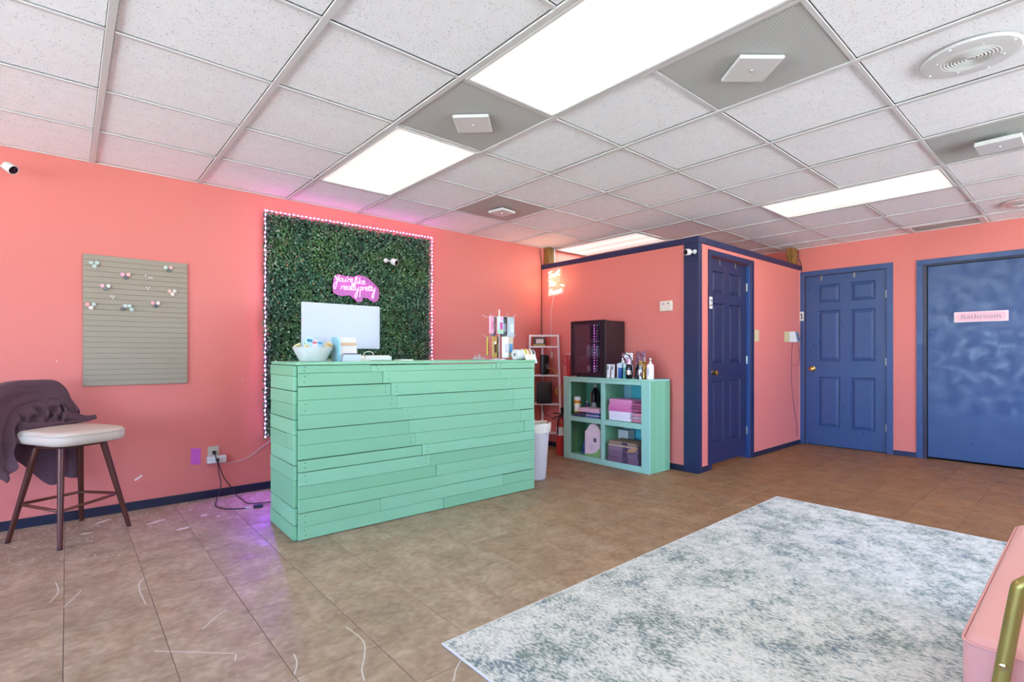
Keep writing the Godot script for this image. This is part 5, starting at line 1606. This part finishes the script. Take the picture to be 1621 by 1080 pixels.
func wall_things() -> void:
	# ribbed grey board
	var t := thing("pin_board", "grey ribbed felt pin board on the coral wall above the stool", "board", Vector3(0.3655, 0.855, ZL))
	var W := 0.577
	var Hh := 0.86
	obj("backing", span(new_st(), Vector3(-W / 2, 0, 0.001), Vector3(W / 2, Hh, 0.010), 0.001), M("857d6e", 0.9), t)
	var felt := StandardMaterial3D.new()
	felt.albedo_color = Color("9d907f")
	felt.roughness = 0.95
	felt.heightmap_enabled = true
	felt.heightmap_texture = grey_texture(256, 111, 0.2, 60, 200, 2, 4, 1)
	felt.heightmap_scale = 0.04
	world_map(felt, 0.25)
	var n := 24
	for k in n:
		var y0 := Hh * k / n
		var o := obj("slat", box(Vector3(0, y0 + Hh / n / 2, 0.0135), Vector3(W, Hh / n - 0.0016, 0.004), 0.002, Basis(Vector3.RIGHT, 0.06)), felt, t)
	# push pins: [cluster words, x, y, colours]
	var cl := [["trio at grey board's top left", 0.134, 1.647, ["b9c4b8", "b4c4bc", "bccabf"]], ["trio below grey board's top left", 0.30, 1.589, ["e2a2b4", "e8b0a8", "5f5a60"]], ["trio left of grey board's middle", 0.193, 1.503, ["e6aeb4", "ccd0c4", "68726c"]], ["trio at grey board's left edge", 0.118, 1.377, ["ea9c90", "b9c0b4", "ead4c8"]], ["foursome below grey board's middle", 0.307, 1.375, ["b4c2b8", "b0c0b4", "5c5a58", "aec0b6"]], ["trio right of that foursome on grey board", 0.466, 1.407, ["e2a4ac", "dccabc", "5e5a62"]], ["trio at grey board's right edge", 0.562, 1.498, ["e4b2a8", "d0c6b8", "e8c4bc"]], ["trio at grey board's top right", 0.54, 1.662, ["c2ccc0", "dfa8a4", "5a6660"]]]
	var tone := {"b": "mint", "a": "mint", "c": "pale", "d": "beige", "e": "pink", "5": "dark", "6": "dark"}
	for c in cl:
		var offs := [Vector2(-0.017, 0.010), Vector2(0.013, 0.012), Vector2(0.0, -0.010), Vector2(0.022, -0.012)]
		if c[3].size() == 4:
			offs = [Vector2(-0.012, 0.012), Vector2(0.014, 0.014), Vector2(-0.024, -0.010), Vector2(0.024, -0.010)]
		var used := {}
		for k in c[3].size():
			var hex: String = c[3][k]
			var word: String = tone[hex[0]]
			var p := Vector3(c[1] + offs[k].x, c[2] + offs[k].y, ZL + 0.0165)
			var lab := "%s disc pin, %s in the %s" % [word, ["upper left", "upper right", "lowest", "lower right"][k], c[0]]
			var o := thing("push_pin", lab, "pin", p, 0.0, "disc pins on the grey board")
			var tilt := Basis(Vector3.RIGHT, PI / 2 + rng.randf_range(-0.2, 0.2)) * Basis(Vector3.BACK, rng.randf_range(-0.25, 0.25))
			obj("stem", turned([Vector2(0.0012, -0.003), Vector2(0.0012, 0.007)], 6, Transform3D(Basis(Vector3.RIGHT, PI / 2), Vector3.ZERO)), M("a8a8a8", 0.3, 0.8), o)
			obj("disc", turned([Vector2(0, 0.003), Vector2(0.0115, 0.004), Vector2(0.0128, 0.0065), Vector2(0.0115, 0.009), Vector2(0, 0.0095)], 16, Transform3D(tilt, Vector3(0, 0, 0.002))), M(hex, 0.5), o)
	var sm := [["clear push pin, %s of the three small ones at upper right of the grey board", 0.426, 1.597, [[-0.018, 0.008], [0.002, -0.006], [0.016, -0.005]]], ["clear push pin, %s of the three small ones right of the grey board's middle", 0.422, 1.518, [[-0.008, 0.004], [0.008, 0.006], [0.0, -0.008]]], ["clear push pin, %s of the three small ones left of the grey board's middle", 0.226, 1.442, [[-0.006, 0.006], [0.008, 0.006], [0.004, -0.008]]]]
	for c in sm:
		for k in 3:
			var o := thing("push_pin", c[0] % ["leftmost", "middle", "rightmost"][k], "pin", Vector3(c[1] + c[3][k][0], c[2] + c[3][k][1], ZL + 0.0165), 0.0, "small clear pins on the grey board")
			obj("head", turned([Vector2(0.0, 0.0), Vector2(0.0045, 0.001), Vector2(0.0025, 0.004), Vector2(0.003, 0.004), Vector2(0.005, 0.01), Vector2(0, 0.011)], 10, Transform3D(Basis(Vector3.RIGHT, PI / 2), Vector3.ZERO)), M("d8d2c8", 0.15), o)
	# purple tape
	var tp := new_st()
	sheet(tp, 8, 8, func(u, v): return Vector3((u - 0.5) * 0.062 + 0.003 * (v - 0.5), (v - 0.5) * 0.118 - 0.006 * (u - 0.5), 0.0022 + 0.0006 * sin(u * 9.0 + v * 5.0)), 0.0015)
	var to := obj("purple_tape", tp, M("c258b4", 0.4))
	to.position = Vector3(0.708, 0.318, ZL)
	tag(to, "patch of purple tape stuck on the wall left of the outlet", "tape")
	# outlet and adapter
	var ou := thing("wall_outlet", "beige wall outlet plate low on the coral wall by the counter", "outlet", Vector3(0.822, 0.322, ZL))
	obj("plate", box(Vector3(0, 0, 0.003), Vector3(0.074, 0.115, 0.006), 0.002), M("bdb4a4", 0.4), ou)
	obj("socket", rbox(new_st(), Vector3(0, 0.021, 0.006), Vector3(0.034, 0.03, 0.004), 0.002, 2), M("c9c0b0", 0.4), ou)
	var ad := thing("outlet_extender", "white three-way outlet extender plugged into the beige outlet", "adapter", Vector3(0.838, 0.283, ZL + 0.0065))
	obj("case", rbox(new_st(), Vector3(0, 0, 0.018), Vector3(0.125, 0.052, 0.034), 0.006, 3), m_white, ad)
	for k in 3:
		for s in [-0.006, 0.006]:
			obj("slot", box(Vector3(-0.042 + k * 0.042 + s, 0.006, 0.0352), Vector3(0.0025, 0.009, 0.001), 0.0), M("4a4644", 0.5), ad)
	var cord := M("141216", 0.45)
	var c1 := thing("power_cord", "black power cord running from the outlet down to the blue plug by the counter", "cord", Vector3(0, 0, 0))
	obj("plug", box(Vector3(0.823, 0.335, ZL + 0.022), Vector3(0.026, 0.026, 0.03), 0.006), cord, c1)
	obj("cable", bar(smooth([Vector3(0.823, 0.33, ZL + 0.036), Vector3(0.833, 0.28, ZL + 0.06), Vector3(0.842, 0.245, ZL + 0.05), Vector3(0.848, 0.19, ZL + 0.04), Vector3(0.862, 0.09, ZL + 0.05), Vector3(0.81, 0.02, ZL + 0.17), Vector3(0.785, 0.005, ZL + 0.27), Vector3(0.80, 0.0045, ZL + 0.36), Vector3(0.83, 0.0045, ZL + 0.41), Vector3(0.90, 0.0045, ZL + 0.46), Vector3(0.955, 0.006, ZL + 0.485)], 6), 0.0035, 7), cord, c1)
	obj("white_tag", box(Vector3(0.94, 0.006, ZL + 0.478), Vector3(0.035, 0.009, 0.009), 0.002, Basis(Vector3.UP, -0.4)), m_white, c1)
	obj("blue_plug", box(Vector3(1.0, 0.012, ZL + 0.50), Vector3(0.06, 0.022, 0.028), 0.006, Basis(Vector3.UP, -0.3)), M("1d2c4a", 0.4), c1)
	var c2 := thing("power_cord", "black power cord trailing from the white extender along the floor behind the counter", "cord", Vector3(0, 0, 0))
	obj("plug", box(Vector3(0.838, 0.284, ZL + 0.056), Vector3(0.022, 0.022, 0.03), 0.005), cord, c2)
	obj("cable", bar(smooth([Vector3(0.838, 0.284, ZL + 0.07), Vector3(0.845, 0.25, ZL + 0.07), Vector3(0.88, 0.15, ZL + 0.04), Vector3(0.935, 0.06, ZL + 0.04), Vector3(0.955, 0.01, ZL + 0.10), Vector3(0.965, 0.0045, ZL + 0.20), Vector3(0.968, 0.0045, ZL + 0.35), Vector3(1.03, 0.0045, ZL + 0.40), Vector3(1.09, 0.006, ZL + 0.43), Vector3(1.16, 0.0045, ZL + 0.42), Vector3(1.4, 0.0045, ZL + 0.40)], 6), 0.0035, 7), cord, c2)
	# switches and the little box by the doors
	var s1 := thing("light_switch", "cream light switch plate right of the closet door", "switch", Vector3(5.42, 1.256, ZC))
	obj("plate", box(Vector3(0, 0, 0.003), Vector3(0.10, 0.12, 0.006), 0.002), M("c9b98a", 0.4), s1)
	obj("toggle", box(Vector3(0, 0, 0.004), Vector3(0.01, 0.022, 0.004), 0.002, Basis(Vector3.RIGHT, 0.3)), M("d6c898", 0.4), s1)
	var s2 := thing("light_switch", "cream double switch plate near the corner beside the white adapter box", "switch", Vector3(6.20, 1.262, ZC))
	obj("plate", box(Vector3(0, 0, 0.003), Vector3(0.13, 0.118, 0.006), 0.002), M("c9b98a", 0.4), s2)
	for x in [-0.025, 0.025]:
		obj("toggle", box(Vector3(x, 0, 0.004), Vector3(0.01, 0.022, 0.004), 0.002, Basis(Vector3.RIGHT, 0.3)), M("d6c898", 0.4), s2)
	var ab := thing("adapter_box", "white wedge-shaped adapter box on the closet wall beside the double switch", "adapter", Vector3(6.33, 1.262, ZC))
	obj("case", prism(new_st(), PackedVector2Array([Vector2(0, -0.06), Vector2(0.085, -0.06), Vector2(0.06, 0.06), Vector2(0, 0.06)]), 0.10, Transform3D(Basis(Vector3.UP, -PI / 2), Vector3(-0.05, 0, 0))), M("d0d2d8", 0.4), ab)
	obj("front_panel", box(Vector3(0, 0, 0.0735), Vector3(0.094, 0.118, 0.003), 0.001, Basis(Vector3.RIGHT, -0.205)), M("5f6f84", 0.4), ab)
	for q in [[-0.02, 0.02], [0.0, -0.012], [0.025, -0.025]]:
		obj("port", box(Vector3(q[0], q[1], 0.0752 - q[1] * 0.208), Vector3(0.016, 0.014, 0.003), 0.001, Basis(Vector3.RIGHT, -0.205)), m_black, ab)
	tag(obj("thin_wire", bar(smooth([Vector3(6.33, 1.20, ZC + 0.02), Vector3(6.34, 1.12, ZC + 0.006), Vector3(6.33, 0.9, ZC + 0.005), Vector3(6.335, 0.72, ZC + 0.005), Vector3(6.36, 0.6, ZC + 0.005), Vector3(6.40, 0.45, ZC + 0.006), Vector3(6.47, 0.25, ZC + 0.006), Vector3(6.49, 0.10, ZC + 0.006)], 6), 0.0022, 6), M("5a2a4a", 0.5)), "thin dark wire running down from the white adapter box", "wire")
	tag(obj("wire_loop", bar(smooth([Vector3(6.42, 1.24, ZC + 0.03), Vector3(6.52, 1.12, ZC + 0.02), Vector3(6.53, 0.98, ZC + 0.015), Vector3(6.46, 0.93, ZC + 0.004), Vector3(6.36, 0.95, ZC + 0.006)], 6), 0.0022, 6), m_black), "black wire loop hanging right of the white adapter box", "wire")

func stool() -> void:
	var t := thing("bar_stool", "cream cushioned bar stool with splayed brown metal legs", "stool", Vector3(0, 0, 0))
	var br := M("5a3026", 0.38, 0.35)
	var feet := [Vector3(-0.252, 0.003, -4.038), Vector3(-0.029, 0.003, -3.708), Vector3(0.289, 0.003, -3.945), Vector3(0.07, 0.003, -4.27)]
	var tops := [Vector3(-0.13, 0.535, -3.955), Vector3(-0.025, 0.535, -3.805), Vector3(0.165, 0.535, -3.925), Vector3(0.06, 0.535, -4.085)]
	for k in 4:
		var l := obj("leg", bar([feet[k], feet[k].lerp(tops[k], 0.5), tops[k]], 0.0125, 12, 0.018), br, t)
		obj("foot_pad", turned([Vector2(0, -0.003), Vector2(0.013, -0.003), Vector2(0.013, 0.004), Vector2(0, 0.004)], 12, Transform3D(Basis(), feet[k] + Vector3(0, 0.001, 0))), m_black, l)
	var rp := []
	for k in 4:
		rp.append(feet[k].lerp(tops[k], 0.40 if k % 2 == 0 else 0.37))
	var rr := []
	for k in 4:
		var a: Vector3 = rp[k]
		var b: Vector3 = rp[(k + 1) % 4]
		for f in [0.08, 0.35, 0.65, 0.92]:
			rr.append(a.lerp(b, f))
	obj("foot_ring", bar(rr, 0.0085, 10, -1.0, true), M("6a3c2c", 0.35, 0.4), t)
	var fm := new_st()
	for k in 4:
		var a: Vector3 = tops[k]
		var b: Vector3 = tops[(k + 1) % 4]
		bx(fm, (a + b) * 0.5 + Vector3(0, 0.005, 0), Vector3((b - a).length(), 0.018, 0.02), 0.003, Basis(Vector3.UP, -atan2(b.z - a.z, b.x - a.x)))
	obj("under_frame", fm, br, t)
	obj("swivel", turned([Vector2(0, 0.528), Vector2(0.09, 0.53), Vector2(0.09, 0.555), Vector2(0, 0.556)], 20, Transform3D(Basis(), Vector3(0.017, 0, -3.95))), m_black, t)
	var bs := Basis(Vector3.UP, 0.49)
	obj("seat_cushion", cushion(Vector3(0.014, 0.556, -3.97), 0.388, 0.495, 0.10, 0.076, bs), M("cbb9a8", 0.55), t)
	obj("seat_piping", bar(rounded_loop(Vector3(0.014, 0.612, -3.97), 0.389, 0.496, 0.10, bs), 0.0022, 6, -1.0, true), M("bfae9f", 0.6), t)
	# curved back behind the cloth
	obj("backrest", sheet(new_st(), 12, 4, func(u, v): return ridge(lerpf(0.2, 0.76, u)) + Vector3(0, -0.02 - 0.25 * v, 0), 0.02), M("cdbfb4", 0.6), t)
	# fleece throw
	var fz := FastNoiseLite.new()
	fz.seed = 4
	fz.frequency = 1.0
	var cloth := func(u: float, v: float) -> Vector3:
		var p := ridge(u)
		var q := ridge(minf(u + 0.02, 1.0)) - ridge(maxf(u - 0.02, 0.0))
		var out := Vector3(-q.z, 0, q.x).normalized()     # towards the seat
		if out.dot(Vector3(0.64, 0, 0.77)) < 0:
			out = -out
		var drop := 0.0
		var off := 0.0
		var fr := 0.235 + 0.02 * sin(u * 5.0) + 0.16 * smoothstep(0.24, 0.08, u)
		var bk := 0.43 + 0.20 * exp(-pow((u - 0.58) / 0.2, 2.0)) + 0.02 * sin(u * 17.0)
		if v < 0.45:
			var s := (0.45 - v) / 0.45
			drop = -fr * s
			off = 0.04 + 0.035 * sin(minf(s * 1.1, 1.0) * PI * 0.5)
			# the gathers start below an arched seam
			var seam := 0.42 + 0.9 * pow(u - 0.52, 2.0) * 2.0
			var w := smoothstep(seam, seam + 0.16, s)
			off += w * (0.018 + 0.016 * sin(u * 52.0 + 3.0 * sin(s * 7.0)) + 0.010 * sin(u * 87.0 - s * 9.0 + 1.0))
			off -= 0.010 * exp(-pow((s - seam) / 0.035, 2.0))
			off += smoothstep(0.8, 1.0, s) * 0.03
			off += 0.016 * fz.get_noise_2d(u * 3.0, s * 3.0)
		elif v < 0.55:
			var s := (v - 0.45) / 0.1
			off = 0.035 * cos(s * PI)
			drop = 0.012 * sin(s * PI)
		else:
			var s := (v - 0.55) / 0.45
			drop = -bk * s
			off = -0.035 - 0.012 * s + 0.01 * sin(u * 19.0 + s * 3.0) * s + 0.008 * fz.get_noise_2d(u * 5.0, s * 3.0)
			off += 0.05 * s
		var r := p + Vector3(0, drop, 0) + out * off
		r.z = maxf(r.z, ZL + 0.012)
		return r
	var cs := new_st()
	sheet(cs, 72, 80, cloth, 0.004)
	# a sleeve-like tail at right and bunched rolls where the throw gathers over the seat
	var fl := M("573a42", 0.95)
	fl.rim_enabled = true
	fl.rim = 0.5
	fl.rim_tint = 0.6
	var th := obj("fleece_throw", cs, fl)
	tag(th, "dark plum fleece throw draped over the back of the cream stool", "throw")
	var rolls := [[[Vector3(-0.02, 0.69, -4.10), Vector3(0.05, 0.673, -4.14), Vector3(0.09, 0.662, -4.155), Vector3(0.138, 0.668, -4.17)], 0.03], [[Vector3(-0.20, 0.655, -3.99), Vector3(-0.10, 0.648, -4.04), Vector3(0.0, 0.648, -4.10), Vector3(0.09, 0.655, -4.15)], 0.022]]
	for r in rolls:
		obj("fold_roll", bar(smooth(r[0], 7), r[1], 12, r[1] * 0.45), fl, th)

# a padded seat: rounded corners in plan, soft edges, slightly domed
func cushion(c: Vector3, w: float, d: float, r: float, h: float, bs: Basis) -> SurfaceTool:
	var st := new_st()
	st.set_smooth_group(1)
	var prof := []
	for k in 9:
		var a := -PI / 2 + PI * k / 8
		prof.append([0.024 * (1.0 - cos(a)), h * 0.5 + (h * 0.5) * sin(a)])
	for k in range(1, 5):
		prof.append([0.024 + 0.145 * k / 4.0, h + 0.008 * sin(PI / 2 * k / 4.0)])
	var loops := []
	for p in prof:
		loops.append(rounded_loop(c + Vector3(0, p[1], 0), w - 2 * p[0], d - 2 * p[0], maxf(r - p[0], 0.012), bs))
	for i in loops.size() - 1:
		for k in loops[i].size():
			var l: int = (k + 1) % loops[i].size()
			var mid: Vector3 = loops[i][k] - (c + Vector3(0, h * 0.5, 0))
			quad(st, loops[i][k], loops[i][l], loops[i + 1][l], loops[i + 1][k], Vector3(mid.x, mid.y * 6.0, mid.z))
	for e in [0, loops.size() - 1]:
		var ce := c + Vector3(0, prof[e][1], 0)
		for k in loops[e].size():
			tri(st, ce, loops[e][k], loops[e][(k + 1) % loops[e].size()], Vector3(0, -1 if e == 0 else 1, 0))
	return st

func ridge(u: float) -> Vector3:
	var pts := [Vector3(-0.36, 0.76, -3.92), Vector3(-0.33, 0.85, -4.0), Vector3(-0.25, 0.893, -4.11), Vector3(-0.14, 0.897, -4.18), Vector3(-0.06, 0.89, -4.205), Vector3(-0.015, 0.85, -4.215), Vector3(0.02, 0.77, -4.22), Vector3(0.055, 0.70, -4.215)]
	var s := clampf(u, 0.0, 0.9999) * (pts.size() - 1)
	var i := int(s)
	return pts[i].cubic_interpolate(pts[i + 1], pts[maxi(i - 1, 0)], pts[mini(i + 2, pts.size() - 1)], s - i)

func rounded_loop(c: Vector3, w: float, d: float, r: float, bs: Basis) -> Array:
	var out := []
	for q in 4:
		var sx: float = [1, -1, -1, 1][q]
		var sz: float = [1, 1, -1, -1][q]
		for k in 6:
			var a := PI / 2 * q + PI / 2 * k / 5
			out.append(c + bs * Vector3(sx * (w / 2 - r) + cos(a) * r, 0, sz * (d / 2 - r) + sin(a) * r))
	return out

func rug_and_sofa() -> void:
	var t := thing("area_rug", "large distressed grey and white area rug on the tiled floor", "rug", Vector3(2.505, 0, -0.355))
	var rm := StandardMaterial3D.new()
	rm.albedo_texture = rug_texture()
	rm.roughness = 0.95
	rm.heightmap_enabled = true
	rm.heightmap_texture = grey_texture(256, 131, 0.3, 60, 200, 2)
	rm.heightmap_scale = 0.1
	rm.uv1_scale = Vector3.ONE
	var st := new_st()
	var hx := 1.465
	var hz := 1.22
	var nx := 24
	var nz := 20
	st.set_smooth_group(0)
	var pt := func(i: int, j: int) -> Vector3:
		var x := lerpf(-hx, hx, float(i) / nx)
		var z := lerpf(-hz, hz, float(j) / nz)
		var y := 0.008 + 0.0025 * exp(-pow(x / 0.03, 2.0))
		return Vector3(x, y, z)
	for i in nx:
		for j in nz:
			for c in [[0, 0], [1, 0], [1, 1], [0, 0], [1, 1], [0, 1]]:
				st.set_uv(Vector2(float(i + c[0]) / nx, float(j + c[1]) / nz))
				st.add_vertex(pt.call(i + c[0], j + c[1]))
	obj("pile", st, rm, t)
	var bd := new_st()
	for s in [-1, 1]:
		bx(bd, Vector3(s * (hx + 0.003), 0.0045, 0), Vector3(0.008, 0.009, hz * 2 + 0.014), 0.002)
		bx(bd, Vector3(0, 0.0045, s * (hz + 0.003)), Vector3(hx * 2, 0.009, 0.004), 0.002)
	obj("bound_edge", bd, M("cfccc6", 0.9), t)
	# pink sofa
	var s := thing("pink_sofa", "pink velvet sofa with gold metal arm frame at the right foreground", "sofa", Vector3(1.505, 0, -0.205))
	var vel := M("d0918a", 0.75)
	vel.rim_enabled = true
	vel.rim = 0.6
	vel.rim_tint = 0.5
	var L := 1.16
	obj("seat_cushion", rbox(new_st(), Vector3(L / 2, 0.335, 0.33), Vector3(L, 0.21, 0.66), 0.028, 5, Basis(), 0.006), vel, s)
	obj("cushion_piping", bar(rounded_loop(Vector3(L / 2, 0.425, 0.33), L + 0.001, 0.661, 0.03, Basis()), 0.003, 6, -1.0, true), M("cf938c", 0.7), s)
	obj("seat_base", rbox(new_st(), Vector3(L / 2, 0.185, 0.34), Vector3(L - 0.04, 0.088, 0.62), 0.015, 3), vel, s)
	obj("back_cushion", rbox(new_st(), Vector3(L / 2, 0.60, 0.60), Vector3(L, 0.36, 0.16), 0.05, 5, Basis(Vector3.RIGHT, 0.12)), vel, s)
	var gold := M("a39454", 0.42, 0.8)
	for k in 2:
		var x: float = -0.05 if k == 0 else L + 0.05
		var arm := obj("arm_frame", bar(smooth([Vector3(x + 0.01, 0.012, 0.02), Vector3(x + 0.004, 0.3, 0.058), Vector3(x, 0.56, 0.092), Vector3(x, 0.60, 0.104), Vector3(x, 0.617, 0.135), Vector3(x, 0.62, 0.20), Vector3(x, 0.62, 0.60), Vector3(x, 0.58, 0.66), Vector3(x, 0.012, 0.70)], 6), 0.0135, 12), gold, s)
		obj("bolt", turned([Vector2(0.008, 0), Vector2(0.0075, 0.003), Vector2(0.0035, 0.0045), Vector2(0.003, 0.003), Vector2(0, 0.003)], 14, Transform3D(Basis(Vector3.BACK, PI / 2 if k == 0 else -PI / 2), Vector3(x + (-0.0115 if k == 0 else 0.0115), 0.425, 0.074))), M("b8a878", 0.2, 0.95), arm)
		obj("cross_bar", bar([Vector3(x, 0.16, 0.04), Vector3(x, 0.16, 0.69)], 0.011, 10), gold, arm)
